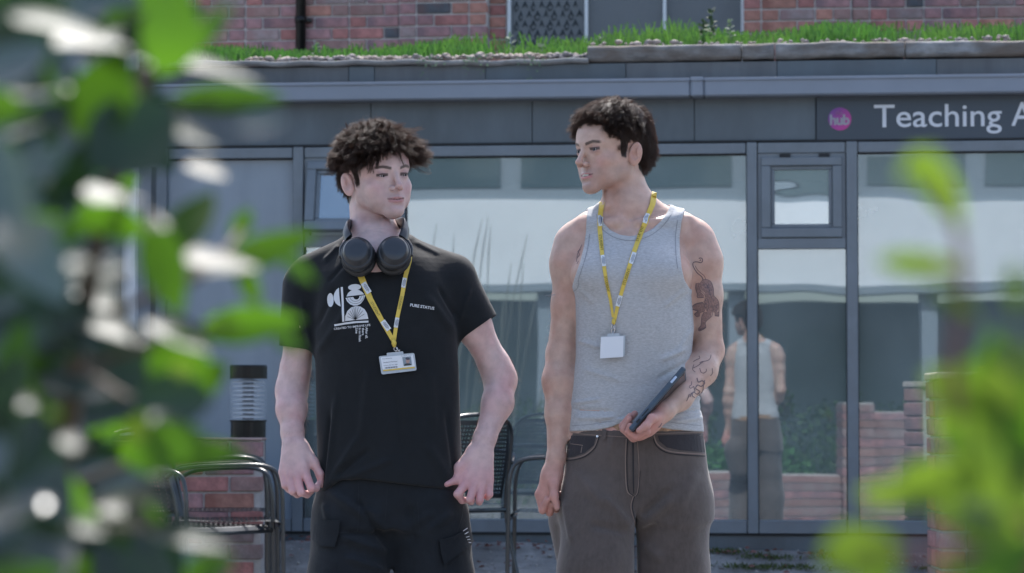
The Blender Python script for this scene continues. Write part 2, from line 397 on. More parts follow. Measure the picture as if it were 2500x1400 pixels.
def glass_mat(name, refl, tint, wav, scale=1.0, seed=0.0):
    m = bpy.data.materials.new(name); m.use_nodes = True; t = m.node_tree; t.nodes.clear(); N = t.nodes.new; L = t.links.new
    g = N('ShaderNodeBsdfGlossy'); g.inputs['Roughness'].default_value = .012; g.inputs[0].default_value = (.76, .88, .96, 1)
    tr = N('ShaderNodeBsdfTransparent'); tr.inputs[0].default_value = (*tint, 1)
    fr = N('ShaderNodeLayerWeight'); fr.inputs[0].default_value = .35
    mr = N('ShaderNodeMapRange'); mr.inputs[3].default_value = refl; mr.inputs[4].default_value = .95; L(fr.outputs['Fresnel'], mr.inputs[0])
    ms = N('ShaderNodeMixShader'); L(mr.outputs[0], ms.inputs[0]); L(tr.outputs[0], ms.inputs[1]); L(g.outputs[0], ms.inputs[2])
    tc = N('ShaderNodeTexCoord'); mp = N('ShaderNodeMapping'); mp.inputs['Location'].default_value = (seed, seed*.7, 0); mp.inputs['Scale'].default_value = (scale*.9, 1, scale*1.5); L(tc.outputs['Object'], mp.inputs[0])
    n = N('ShaderNodeTexNoise'); n.inputs['Scale'].default_value = 1.0; n.inputs['Detail'].default_value = 1.5; L(mp.outputs[0], n.inputs['Vector'])
    bu = N('ShaderNodeBump'); bu.inputs['Distance'].default_value = wav; L(n.outputs[0], bu.inputs['Height']); L(bu.outputs[0], g.inputs['Normal'])
    df = N('ShaderNodeBsdfDiffuse'); df.inputs[0].default_value = (.50, .58, .60, 1); dn = N('ShaderNodeTexNoise'); dn.inputs['Scale'].default_value = 2.2; dn.inputs['Detail'].default_value = 7; L(tc.outputs['Object'], dn.inputs['Vector'])
    dm = N('ShaderNodeMapRange'); dm.inputs[1].default_value = .3; dm.inputs[2].default_value = .7; dm.inputs[3].default_value = .12; dm.inputs[4].default_value = .24; L(dn.outputs[0], dm.inputs[0]); m3 = N('ShaderNodeMixShader'); L(dm.outputs[0], m3.inputs[0]); L(ms.outputs[0], m3.inputs[1]); L(df.outputs[0], m3.inputs[2])
    o = N('ShaderNodeOutputMaterial'); L(m3.outputs[0], o.inputs[0]); return m
# ---- ground
def gz(x, y): return float(np.interp(y, [-60, 9.0, 12.2, 13.4, 60], [0, 0, .18, .43, .43]))
M_ground = mat('gravel_ground', (.27, .265, .26), .95, noise=.30, nscale=7, bump=.02, bscale=55, hue=(.13, .125, .12), coords='Object')
def build_ground():
    ys = list(np.linspace(-60, 9, 8))+list(np.linspace(9.2, 12, 12))+list(np.linspace(12.04, 13.6, 60))+[20, 60, 160]; xs = [-160, -40, -6]+list(np.linspace(-3.5, 3.5, 150))+[6, 40, 160]
    V = []; 
    for y in ys:
        for x in xs:
            z = gz(x, y)
            if 12 < y < 13.5 and abs(x) < 4: z += float(fbm(np.array([x*9, y*9, 0]), 3, 4))*.014
            V.append((x, y, z))
    n = len(xs); Fx = [(j*n+i, j*n+i+1, (j+1)*n+i+1, (j+1)*n+i) for j in range(len(ys)-1) for i in range(n-1)]
    g = mobj('ground', V, Fx, M_ground, smooth=True); g['kind'] = 'structure'
    # leaf litter and moss where the ground meets the plinth
    rg = random.Random(5); mb = MB(); mo = MB()
    for i in range(900):
        u = rg.uniform(-2.6, 2.6); c = abs(math.sin(u*2.3+1))*abs(math.sin(u*5.1)); w_ = abs(rg.gauss(0, .05)) if rg.random() < .7 else rg.uniform(0, .45)
        if rg.random() > .25+c: continue
        p = FW(u, .10+w_, 0); z = gz(p[0], p[1])+.012+abs(rg.gauss(0, .012)); s = rg.uniform(.008, .022); Mx = Matrix.Translation((p[0], p[1], z)) @ Matrix.Rotation(rg.uniform(0, 6), 4, 'Z') @ Matrix.Rotation(rg.uniform(-1, 1), 4, 'X')
        vs = [Mx @ Vector(q) for q in ((-s, 0, 0), (0, -s*.5, s*.2), (s, 0, 0), (0, s*.5, s*.2))]; mb.add(vs, [(0, 1, 2, 3)])
    o = mb.build('leaf_litter', mat('dry_leaves', (.16, .07, .06), .8, noise=.5, nscale=30)); o['kind'] = 'stuff'; o['label'] = 'dry red brown leaf litter along the foot of the glazed front'
    for i in range(2600):
        cl = rg.choice([(-.72+.0, .30), (1.20, .17), (1.32, .34), (1.12, .36), (2.0, .3), (.98, .10), (-.35, .25), (1.55, .12)]); u = cl[0]+rg.gauss(0, .07); w_ = cl[1]+rg.gauss(0, .025)
        p = FW(u, max(.06, w_), 0); z = gz(p[0], p[1])+.008; h = rg.uniform(.006, .02); a = rg.uniform(0, 6); d = Vector((math.cos(a), math.sin(a), 0))*.003; t = Vector((rg.gauss(0, .008), rg.gauss(0, .008), h)); b = Vector((p[0], p[1], z)); mo.add([b-d, b+d, b+t], [(0, 1, 2)])
    o = mo.build('moss_patches', mat('moss', (.06, .085, .02), .9, noise=.5, nscale=40)); o['kind'] = 'stuff'; o['label'] = 'small tufts of moss and weed on the gravel'
    st = []; 
    for i in range(700):
        x, y = rg.uniform(-2.7, 2.7), rg.uniform(12.4, 13.3); r = rg.uniform(.003, .009) if rg.random() < .93 else rg.uniform(.010, .016); st.append((x, y, gz(x, y)+r*.5, r))
    mb = MB()
    for x, y, z, r in st:
        vs = [Vector((x+r*a*rg.uniform(.7, 1.3), y+r*b*rg.uniform(.7, 1.3), z+r*c*.7)) for a, b, c in ((1, 0, 0), (-1, 0, 0), (0, 1, 0), (0, -1, 0), (0, 0, 1), (0, 0, -1))]
        mb.add(vs, [(0, 2, 4), (2, 1, 4), (1, 3, 4), (3, 0, 4), (2, 0, 5), (1, 2, 5), (3, 1, 5), (0, 3, 5)])
    o = mb.build('loose_stones', mat('grey_stones', (.33, .32, .31), .9, noise=.4, nscale=60)); o['kind'] = 'stuff'; o['label'] = 'loose grey stones scattered over the gravel'
def brick_run(parent, Mx, length, z0, courses, seed=1, orange=(), thick=.1, bond='flemish', depth=.012, clip=None, ori=None):
    """bricks one by one, shared meshes; Mx: local (u, out, z)->world"""
    rg = random.Random(seed); cache = {}; L_, Hd, J, H = .215, .1025, .010, .065
    def mesh(w_, m, k):
        key = (round(w_, 3), m.name, k)
        if key not in cache:
            mb = MB(); mb.box(-w_/2, w_/2, -thick/2, thick/2, -H/2, H/2, None, .004)
            mm = mesh_from('brick', [v+Vector((rg.uniform(-1, 1), rg.uniform(-1, 1), rg.uniform(-1, 1)))*.0012 if False else v for v in map(Vector, mb.v)], mb.f, m); cache[key] = mm
        return cache[key]
    for c in range(courses):
        u = -(L_+J)*(.0 if c % 2 else .25)-(0 if c % 2 else .056); k = c % 2; z = z0+c*.075+.0375
        while u < length:
            w_ = (L_ if k % 2 == 0 else Hd) if bond == 'flemish' else (L_)
            k += 1; a, b = max(u, 0), min(u+w_, length)
            if b-a > .03:
                r = rg.random(); um = (a+b)/2
                if any(o0 < um < o1 for o0, o1 in orange): m = BR[2] if r < .55 else BR[1] if r < .85 else BR[0]
                else: m = BR[0] if r < .36 else BR[1] if r < .58 else BR[3] if r < .74 else BR[4] if r < .93 else (BR[2] if r < .965 else BR[5])
                o = bpy.data.objects.new('brick', mesh(b-a, m, rg.randint(0, 2))); COL.objects.link(o); o.parent = parent
                o.matrix_world = Mx @ Matrix.Translation((um+rg.uniform(-.001, .001), rg.uniform(-.0015, .0015)-thick/2+depth, z+rg.uniform(-.0012, .0012))) @ Matrix.Rotation(rg.uniform(-.006, .006), 4, 'Y')
                o.matrix_parent_inverse = Matrix.Identity(4); o.matrix_basis = parent_inv(parent) @ o.matrix_basis if parent is not None else o.matrix_basis
            u += w_+J
def parent_inv(p):
    return (Matrix.Translation(p.location) @ p.rotation_euler.to_matrix().to_4x4()).inverted()
def build_glazed():
    E = thing('glazed_extension', 'single storey grey blue aluminium glazed extension with planted roof edge', 'building', (0, FY, 0), 0)
    TI = Matrix.Translation(E.location).inverted()
    def add(mb, name, mt, par=E, smooth=False, M_=None):
        o = mb.build(name, mt, par, smooth)
        if par is E: o.matrix_parent_inverse = TI
        return o
    zt, zg, zb, zs, z0 = fz(355), fz(382), fz(1268), fz(1300), .36
    zgut0, zgut1, zf1, zroof = fzw(1250, 241, .118), fzw(1250, 198, .118), fz(158), fz(150)
    U = fu; uL, uR = U(408), 3.4
    posts = [('A', 717, 742), ('D', 965, 990), ('B', 1825, 1850), ('C', 2068, 2095)]
    # posts
    for n_, a, b in posts:
        add(fbox(MB(), U(a), U(b), -.05, .035, zs, zt-.001, .003), 'mullion', M_alu)
        add(fbox(MB(), U(a)-.004, U(a)-.0005, -.04, .012, zb, zg), 'gasket', M_gasket); add(fbox(MB(), U(b)+.0005, U(b)+.004, -.04, .012, zb, zg), 'gasket', M_gasket)
    add(fbox(MB(), uL-.05, uL, -.05, .035, zs, zt-.001, .003), 'mullion', M_alu)
    bays = [(uL, U(717)), (U(742), U(965)), (U(990), U(1825)), (U(1850), U(2068)), (U(2095), uR)]
    for i, (a, b) in enumerate(bays):
        a += .004; b -= .004
        add(fbox(MB(), a, b, -.045, .028, zg, zt-.002, .003), 'head_rail', M_alu); add(fbox(MB(), a, b, -.045, .028, zs, zb, .003), 'bottom_rail', M_alu)
        add(fbox(MB(), a, b, -.03, .0, zg-.006, zg-.0005), 'gasket', M_gasket)
    add(fbox(MB(), uL-.05, uR, -.05, .020, zs-.010, zs-.001), 'sill_gap', M_gasket)
    add(fbox(MB(), uL-.4, uR, -.08, .012, z0-.2, zs-.0105), 'plinth_panel', M_alud)
    add(fbox(MB(), uL-.05, uR, -.05, .031, zt+.001, zt+.008), 'gasket', M_gasket)
    # panes
    gm = [glass_mat('coated_glass_a', .235, (.34, .40, .42), .0008, .9, 3.1), glass_mat('coated_glass_b', .235, (.34, .40, .42), .0009, 1.2, 9.7)]
    gl = glass_mat('coated_glass_blind', .16, (.85, .88, .9), .002, .8, 1)
    def pane(a, b, za, zb_, m, w_=-.012, par=E):
        return add(fbox(MB(), a, b, w_-.004, w_, za, zb_), 'glass_pane', m, par)
    add(fbox(MB(), bays[0][0], bays[0][1], -.03, -.012, zb, zg), 'infill_panel', mat('satin_panel', (.23, .275, .325), .3, noise=.12, nscale=1.6, stretch=(3, 3, .5))); pane(bays[2][0], bays[2][1], zb, zg, gm[0]); pane(bays[4][0], bays[4][1], zb, zg, gm[1])
    def window(a, b, ztop, zbot, tilt, tzb):
        """frame fixed, sash hinged at its top"""
        f = MB(); fw = .022; fbox(f, a, b, -.04, .02, ztop-fw, ztop-.001); fbox(f, a, a+fw, -.04, .02, zbot, ztop-fw); fbox(f, b-fw, b, -.04, .02, zbot, ztop-fw); fbox(f, a, b, -.045, .028, tzb, zbot-.001)
        w0 = add(f, 'window_frame', M_alu)
        s = MB(); a2, b2, z2, z1 = a+.014, b-.014, ztop-.018, zbot+.004
        H = Matrix.Translation((0, .022, z2)) @ Matrix.Rotation(tilt, 4, 'X') @ Matrix.Translation((0, -.022, -z2)); T = FM @ H
        th = .046
        for x0, x1, y0, y1 in ((a2, b2, z2-th*.9, z2), (a2, b2, z1, z1+th), (a2, a2+th, z1+th, z2-th*.9), (b2-th, b2, z1+th, z2-th*.9)): s.box(x0, x1, -.015, .030, y0, y1, T, .004)
        i_ = .018
        for x0, x1, y0, y1 in ((a2+th, b2-th, z2-th*.9-i_, z2-th*.9), (a2+th, b2-th, z1+th, z1+th+i_), (a2+th, a2+th+i_, z1+th+i_, z2-th*.9-i_), (b2-th-i_, b2-th, z1+th+i_, z2-th*.9-i_)): s.box(x0, x1, -.012, .014, y0, y1, T, .003)
        sh = s.build('sash', M_alu, w0)
        g = MB().box(a2+th+i_*.7, b2-th-i_*.7, -.002, .002, z1+th+i_*.7, z2-th*.9-i_*.7, T); g.build('pane', glass_mat('sash_glass', .33, (.4, .45, .48), .0022, 2.2, 5+tilt*9), w0)
        for k in (.25, .7):
            add(fbox(MB(), a+(b-a)*k, a+(b-a)*k+.05, .015, .032, ztop-.02, ztop-.004), 'hinge', M_gasket, w0)
        return w0
    zt1, zt2, zt3 = fz(384), fz(590), fz(612)
    window(U(1850)+.004, U(2068)-.004, zg, fz(588), 0.0, zt3); pane(U(1850)+.004, U(2068)-.004, zb, zt3, gm[1])
    window(U(742)+.004, U(965)-.004, zg, fz(572), math.radians(16), fz(600)); pane(U(742)+.004, U(965)-.004, zb, fz(600), gm[0])
    # panel band, joints, gutter, fascia
    e = .004; segs = [U(380), U(905), U(1300), U(1697), U(1995)]
    for a, b in zip(segs[:-1], segs[1:]): add(fbox(MB(), a+.0015, b-.0015, -.05, .012, zt+.010, zgut0+.03, .0015), 'cladding_panel', M_alud)
    add(fbox(MB(), segs[0], uR, -.06, .006, zt+.009, zgut0+.03), 'panel_backing', M_gasket)
    jj = [U(250), U(1690)-.001, U(1722)+.001, 3.6]
    for a, b, p in ((jj[0], jj[1], 0), (jj[1]+.001, jj[2]-.001, .004), (jj[2], jj[3], 0)):
        mb = fbox(MB(), a, b, -.02, .115+p, zgut0, zgut1, .008); fbox(mb, a, b, .100+p, .122+p, zgut1-.012, zgut1+.004+p, .003); add(mb, 'gutter', M_gut)
    fs = [U(330), U(852), U(915), U(1187), U(1530), U(1900), U(2290), 3.6]
    for i, (a, b) in enumerate(zip(fs[:-1], fs[1:])): add(fbox(MB(), a+.001, b-.001, -.10, .028+.003*(i % 2), zgut1-.02, zf1-.004, .0015), 'fascia_panel', (M_alud2, M_alud, M_alud2, M_alud, M_alud2, M_alud, M_alud2)[i])
    # roof edge: bent membrane, stones
    n = 60; V = []; Fx = []
    ua, ub = U(330), U(1440)
    for i in range(n+1):
        u = ua+(ub-ua)*i/n; dz = .006*math.sin(i*.23)*math.exp(-((i-32)/22)**2)+.003*math.sin(i*.9)-.010*sstep(22, 34, i)
        for w_, z in ((-.30, zroof+.030), (.055, zroof+.012+dz), (.062, zroof+.004+dz), (.055, zroof-.010+dz), (.030, zroof-.012+dz)): V.append(FW(u, w_, z))
        if i: Fx += [((i-1)*5+k, i*5+k, i*5+k+1, (i-1)*5+k+1) for k in range(4)]
    add(MB().add(V, Fx), 'roof_membrane', mat('roof_felt', (.20, .20, .20), .8, noise=.4, nscale=14), E, True)
    add(fbox(MB(), ua, ub, -.3, .026, zf1-.006, zroof-.012), 'roof_edge_shadow_gap', M_gasket)  # solid black strip, the shade of the gap put into its colour
    for i, (a, b) in enumerate(((1437, 1812), (1815, 1893), (1896, 2212), (2215, 2560))):
        bm = bmesh.new(); bmesh.ops.create_cube(bm, size=1); u0, u1 = U(a), U(b); zt_ = fz(117)
        bmesh.ops.subdivide_edges(bm, edges=[x for x in bm.edges if abs((x.verts[0].co-x.verts[1].co).x) > .5], cuts=max(4, int((u1-u0)/.025))); bmesh.ops.subdivide_edges(bm, edges=[x for x in bm.edges if abs((x.verts[0].co-x.verts[1].co).x) < .01], cuts=5)
        for v in bm.verts:
            q = v.co; u = (u0+u1)/2+q.x*(u1-u0); w_ = -.05+q.y*.20; z = (zroof+zt_)/2-.004+q.z*(zt_-zroof+.01)
            if abs(q.z) > .45 and q.y > .3: w_ -= .02
            nn = fbm(np.array([u*7, w_*9, z*12]), 6, 3); w_ += .024*float(nn); z += .015*float(fbm(np.array([u*5, w_*9, z*5+4]), 8, 3)); v.co = Vector(FW(u, w_, z))
        mb = MB().add([v.co for v in bm.verts], [tuple(x.index for x in f.verts) for f in bm.faces]); bm.free(); add(mb, 'coping_stone', M_stone, E, True)
    # interior behind the glass
    it = MB(); fbox(it, uL-.6, 4.2, -4.6, -4.5, .3, 2.6); add(it, 'interior_back_wall', M_int)
    add(fbox(MB(), uL-.6, 4.2, -4.5, -.1, .3, .40), 'interior_floor', M_intd); add(fbox(MB(), uL-.6, 4.2, -4.5, -.06, 2.48, 2.56), 'interior_ceiling', M_int)
    bl = MB()
    for k in range(5):
        a = uL+.006+(U(712)-uL)*k/5; fbox(bl, a, a+(U(712)-uL)/5-.004, -.10, -.09, zb, zg)
    add(bl, 'pale_blind', mat('pale_blind', (.30, .35, .42), .8, noise=.1, nscale=3, trans=.3))
    rt = MB(); fbox(rt, uL-.3, 4.2, -4.6, -.11, zroof-.03, zroof-.002); add(rt, 'roof_deck', M_soil)
    return E
def build_sign():
    Sg = thing('sign_board', 'dark grey sign board lettered Teaching with a small round magenta hub badge', 'sign', tuple(FW(fu(1995), .013, fz(296))))
    TI = Matrix.Translation(Sg.location).inverted(); u0 = fu(1996)
    o = fbox(MB(), u0, 3.5, .0135, .026, fz(353), fz(246), .002).build('board', mat('charcoal_sign', (.042, .058, .078), .45, noise=.06, nscale=2), Sg); o.matrix_parent_inverse = TI
    def put(vs, fs, name, mt, u, z, w_, par=Sg):
        V = [FW(u+v[0], w_+v[2], z+v[1]) for v in vs]; o = mobj(name, V, fs, mt, par)
        if par is Sg: o.matrix_parent_inverse = TI
        return o
    Mw = mat('white_vinyl', (.60, .63, .68), .5); u_ = fu(2137); zb = fzw(2137, 311, .027)
    vs, fs = text_mesh('Teaching', .158, .0008, 1.0, 0, .925, .001, res=4); w0 = max(v.x for v in vs)-min(v.x for v in vs); tw = fuw(2450, .027)-fuw(2137, .027); s = tw/w0
    x0 = min(v.x for v in vs); put([((v.x-x0)*s, v.y*.955, v.z) for v in vs], fs, 'lettering', Mw, fuw(2137, .027), zb, .028)
    vs, fs = text_mesh('A', .158, .0008, 1, 0, .925, .001, res=4); put(vs, fs, 'lettering', Mw, fuw(2474, .027), zb, .028)
    m = bpy.data.materials.new('magenta_badge'); m.use_nodes = True; t = m.node_tree; b = t.nodes['Principled BSDF']; tc = t.nodes.new('ShaderNodeTexCoord'); sp = t.nodes.new('ShaderNodeSeparateXYZ'); t.links.new(tc.outputs['Generated'], sp.inputs[0])
    ad = t.nodes.new('ShaderNodeMath'); ad.operation = 'ADD'; t.links.new(sp.outputs[0], ad.inputs[0]); su = t.nodes.new('ShaderNodeMath'); su.operation = 'SUBTRACT'; su.inputs[0].default_value = 1; t.links.new(sp.outputs[2], su.inputs[1]); t.links.new(su.outputs[0], ad.inputs[1])
    cr = t.nodes.new('ShaderNodeValToRGB'); cr.color_ramp.elements[0].color = (.13, .05, .27, 1); cr.color_ramp.elements[1].color = (.47, .045, .25, 1); cr.color_ramp.elements[0].position = .1; cr.color_ramp.elements[1].position = 1.0
    dv = t.nodes.new('ShaderNodeMath'); dv.operation = 'MULTIPLY'; dv.inputs[1].default_value = .6; t.links.new(ad.outputs[0], dv.inputs[0]); t.links.new(dv.outputs[0], cr.inputs[0]); t.links.new(cr.outputs[0], b.inputs['Base Color']); b.inputs['Roughness'].default_value = .5
    r = .0535; cu, cz = fuw(2053, .027), fzw(2053, 291, .027); n = 40
    ring = [(r*math.cos(2*math.pi*i/n), r*math.sin(2*math.pi*i/n), 0) for i in range(n)]; bd = put([(0, 0, 0)]+ring, [(0, 1+i, 1+(i+1) % n) for i in range(n)], 'badge', m, cu, cz, .028)
    vs, fs = text_mesh('hub', .066, .0022, .93, 0, 1.0, .0005, res=4); a = min(v.x for v in vs); b_ = max(v.x for v in vs)
    V = [FW(cu+(v.x-(a+b_)/2)*.091/(b_-a), .0292, cz-.026+v.y) for v in vs]; mobj('lettering', V, fs, Mw, bd)
    vs, fs = text_mesh('the', .026, .0008, 1, 0, 1.0, .0003); a = min(v.x for v in vs)
    V = [FW(cu-.022+(v.x-a), .0292, cz+.020+v.y) for v in vs]; mobj('lettering', V, fs, mat('mauve_vinyl', (.45, .2, .45), .5), bd)
def build_roof_plants():
    rg = np.random.default_rng(3); n = 22000; u = rg.uniform(fu(330), 3.3, n)
    dens = .5+.5*vnoise(np.stack([u*4.3, u*0, u*0], 1), 5)+.35*np.sin(u*9.3); keep = rg.random(n) < np.clip(.12+.75*dens, .08, 1); u = u[keep]; n = len(u)
    w_ = -rg.uniform(.14, 1.5, n); slope = .150; z = np.where(u < fu(1437), fz(146), fz(120))+(-w_)*slope; hgt = (rg.uniform(.06, .19, n)*(.75+.5*vnoise(np.stack([u*2.2, w_*2, u*0], 1), 2)))*np.where(u < fu(740), .8, np.where(u < fu(1437), 1.25, 1.0))
    a = rg.uniform(0, 6.28, n); t = np.stack([np.cos(a), np.sin(a), 0*a], 1); base = np.array([FW(x, y, q) for x, y, q in zip(u, w_, z)]); lean = rg.normal(size=(n, 3))*.28; lean[:, 2] = 1
    wd = .0042; V = np.stack([base-t*wd, base+t*wd, base+lean*(hgt*.55)[:, None]+t*wd*.7, base+lean*(hgt*.55)[:, None]-t*wd*.7, base+(lean*1.0+rg.normal(size=(n, 3))*.12)*hgt[:, None]], 1).reshape(-1, 3)
    i = np.arange(n)*5; q = np.stack([i, i+1, i+2, i+3], 1); tr = np.stack([i+3, i+2, i+4], 1)
    m = mesh_big('roof_grass', [(V, q)], M_grass, None, False); m2 = None
    m['kind'] = 'stuff'; m['label'] = 'bright green grass growing along the edge of the planted roof'
    # broad weeds, sprigs
    r = random.Random(8); 
    def sprig(px, py_base, h, nl, name, label, mt, lw=.02, Wd=-.35):
        u_ = fuw(px, Wd); z_ = fz(150)+.05; mb = MB(); base = FW(u_, Wd, z_-.03); top = base+np.array([r.uniform(-.02, .02), 0, h]); t_ = thing(name, label, 'plant', tuple(base), 0, 'weeds growing on the planted roof edge'); Ti = Matrix.Translation(t_.location).inverted()
        st = MB().tube([base, (base+top)/2+np.array([.008, 0, 0]), top], [.0022, .0018, .001], 5).build('stem', M_weed, t_); st.matrix_parent_inverse = Ti
        for k in range(nl):
            f = (k+1)/nl; p = base+(top-base)*(.15+.85*f); a = r.uniform(0, 6.28); l = lw*r.uniform(.8, 1.5); d = Vector((math.cos(a), .4*math.sin(a), r.uniform(.1, .7))).normalized()*l; s_ = Vector((-math.sin(a)*.3, math.cos(a)*.3, r.uniform(-.3, .3)))*l; P = Vector(p); mb.add([P, P+d*.5+s_, P+d, P+d*.5-s_], [(0, 1, 2, 3)])
        o = mb.build('leaves', mt, t_); o.matrix_parent_inverse = Ti; o['kind'] = 'stuff'
    for px, h, nl, lb in ((1745, .26, 60, 'tall dark leafy weed in front of the grey window'), (1715, .20, 46, 'shorter dark weed left of the tallest one by the window'), (1790, .20, 34, 'thin weed close to the white right window bar'), (775, .11, 40, 'pale leafy weed beside the foot of the black drainpipe'), (1255, .14, 30, 'silvery weed under the left edge of the patterned window'), (1330, .10, 26, 'low silvery weed under the patterned window'), (1470, .13, 40, 'light green weed above the end of the stone coping'), (2095, .11, 30, 'green weed in front of the right brick wall'), (2190, .10, 30, 'pale weed near the far right of the roof edge'), (2310, .10, 24, 'small pale weed furthest right on the roof')):
        sprig(px, 0, h, nl, 'weed', lb, M_weed if 'dark' not in lb else mat('dark_weed', (.05, .085, .045), .7, trans=.2), .022)
    for px, dr, lb in ((1050, .04, 'small dry tuft hanging over the fascia'), (1155, .05, 'dry trailing roots over the roof edge'), (1302, .045, 'grey green plant spilling over the fascia near the stone end')):
        u_ = fu(px); t_ = thing('trailing_plant', lb, 'plant', tuple(FW(u_, .07, fz(152))), 0); Ti = Matrix.Translation(t_.location).inverted(); mb = MB()
        for k in range(34):
            p = Vector(FW(u_+r.gauss(0, .035), .065+r.uniform(0, .02), fz(150)+.02-abs(r.gauss(0, dr)))); l = r.uniform(.006, .016); a = r.uniform(0, 6.28); d = Vector((math.cos(a), 0, math.sin(a)))*l; s_ = Vector((-math.sin(a), 0, math.cos(a)))*l*.4; mb.add([p, p+d*.5+s_, p+d, p+d*.5-s_], [(0, 1, 2, 3)])
        o = mb.build('leaves', M_weed, t_); o.matrix_parent_inverse = Ti; o['kind'] = 'stuff'
    # gravel at the edge
    rr = random.Random(12); mb = MB()
    for k in range(620):
        px = rr.uniform(600, 1438) if k < 520 else rr.uniform(1440, 2480); big = rr.random() < .16; s_ = rr.uniform(.012, .020) if big else rr.uniform(.005, .011); w0 = -abs(rr.gauss(0, .05))+.03 if k < 520 else -.04-rr.random()*.08
        zc = fz(150)+.018+s_*.3+rr.gauss(0, .006)+(-w0)*.15+(.0 if k < 520 else fz(113)-fz(150)-.02); c = Vector(FW(fu(px), w0, zc)); bm = bmesh.new(); bmesh.ops.create_icosphere(bm, subdivisions=1, radius=s_)
        vs = [c+Vector((v.co.x*rr.uniform(.85, 1.2)*1.25, v.co.y, v.co.z*rr.uniform(.6, .9))) for v in bm.verts]; fs = [tuple(x.index for x in f.verts) for f in bm.faces]; bm.free(); mb.add(vs, fs)
    o = mb.build('roof_gravel', M_peb); o['kind'] = 'stuff'; o['label'] = 'brown pebbles lying along the roof edge'
def build_rear():
    w_ = -4.6; B = thing('brick_building', 'old red brick building rising behind the planted roof with a white framed window', 'building', tuple(FW(0, w_, 0))); TI = Matrix.Translation(B.location).inverted()
    def add(mb, name, mt, par=B):
        o = mb.build(name, mt, par)
        if par is B: o.matrix_parent_inverse = TI
        return o
    zb = fzw(1250, 120, w_)
    T = lambda u, ww: FM @ Matrix.Translation((u, ww, 0))
    uA, uB, uC = fuw(430, w_), fuw(975, w_), fuw(1190, w_); wD = .03
    add(fbox(MB(), -3.2, uB, w_-.3, w_-.002, 0, 7.2), 'wall', M_mortar); add(fbox(MB(), uB+.001, uC+.0, w_-.3, w_+wD, 0, 7.2), 'wall', M_mortar); add(fbox(MB(), uC+.001, fuw(1234, w_), w_-.3, w_-.10, 0, 7.2), 'wall', M_mortar)
    brick_run(B, T(uA, w_), uB-uA-.006, zb-.15, 8, 3, depth=.010); brick_run(B, T(uB+.004, w_+wD), uC-uB-.004, zb-.15, 8, 4, orange=((.36, .7),), depth=.010)
    brick_run(B, T(uC+.004, w_-.10), fuw(1234, w_)-uC-.006, zb-.15, 8, 6, orange=((0, 2),), depth=.010)
    uD, uE, uG = fuw(1820, w_), fuw(2083, w_), fuw(2560, w_)
    add(fbox(MB(), uD, uE, w_-.3, w_+wD, 0, 7.2), 'wall', M_mortar); add(fbox(MB(), uE+.001, 4.6, w_-.3, w_-.002, 0, 7.2), 'wall', M_mortar)
    brick_run(B, T(uD, w_+wD), uE-uD-.004, zb-.15, 8, 7, orange=((0, .3),), depth=.010); brick_run(B, T(uE+.006, w_), uG-uE, zb-.15, 8, 8, depth=.010)
    # window
    u0, u1 = fuw(1236, w_), fuw(1819, w_); z1 = zb+1.7; fr = MB(); bars = [1236, 1426, 1619, 1811]
    add(fbox(MB(), u0, u1, w_-.32, w_-.14, zb-.5, 6), 'window_back', M_intd)
    wf = MB()
    for px in bars: a = fuw(px, w_); fbox(wf, a, a+.022, w_-.12, w_-.06, zb-.25, z1, .003)
    fbox(wf, u0, u1, w_-.12, w_-.065, zb-.27, zb-.252); fbox(wf, u0, u1, w_-.12, w_-.065, z1+.001, z1+.05)
    wo_ = add(wf, 'window_frame', M_white); Mg = mat('grey_blind', (.135, .145, .155), .55, noise=.06, nscale=3)
    for a, b in zip(bars[:-1], bars[1:]): fbox(MB(), fuw(a, w_)+.023, fuw(b, w_)-.001, w_-.105, w_-.10, zb-.25, z1).build('pane', Mg, wo_)
    a, b = fuw(1247, w_), fuw(1423, w_); la = MB(); rows = 8
    for j in range(rows):
        zz = zb-.16+j*.062
        for i in range(9):
            x = a+(b-a)*(i+.5*(j % 2))/8.5; hw = (b-a)/22*(.7+.5*((i*7+j*3) % 5)/5)
            if x+hw > b or x-hw < a: continue
            vs = [(x-hw, zz), (x, zz+.050), (x+hw, zz), (x, zz+.018)]; la.add([FW(p, w_-.098, q) for p, q in vs]+[FW(p, w_-.094, q) for p, q in vs], [(0, 1, 2, 3), (7, 6, 5, 4), (0, 4, 5, 1), (1, 5, 6, 2), (2, 6, 7, 3), (3, 7, 4, 0)])
            if (i+j) % 2: la.tube([FW(x-hw, w_-.096, zz+.01), FW(x-hw*.3, w_-.094, zz-.02), FW(x+hw*.6, w_-.096, zz-.006)], .004, 5)
    o = la.build('lace_pattern', mat('dark_lace', (.03, .038, .045), .8), wo_); o['kind'] = 'stuff'
    P = thing('drainpipe', 'black cast drainpipe with a wall bracket on the left brick wall', 'drainpipe', tuple(FW(fuw(735, w_), w_+.05, 0))); Ti = Matrix.Translation(P.location).inverted(); r = .033; u_ = fuw(735, w_)
    o = MB().tube([FW(u_, w_+.05, 1.6), FW(u_, w_+.05, 7.0)], r, 16).build('pipe', M_black, P, True); o.matrix_parent_inverse = Ti
    z_ = fzw(735, 52, w_); o = MB().tube([FW(u_, w_+.05, z_-.02), FW(u_, w_+.05, z_+.02)], r+.006, 16).build('collar', M_black, P, True); o.matrix_parent_inverse = Ti
    o = fbox(MB(), u_+.02, u_+.07, w_+.005, w_+.05, z_-.012, z_+.012, .003).build('bracket', M_black, P); o.matrix_parent_inverse = Ti
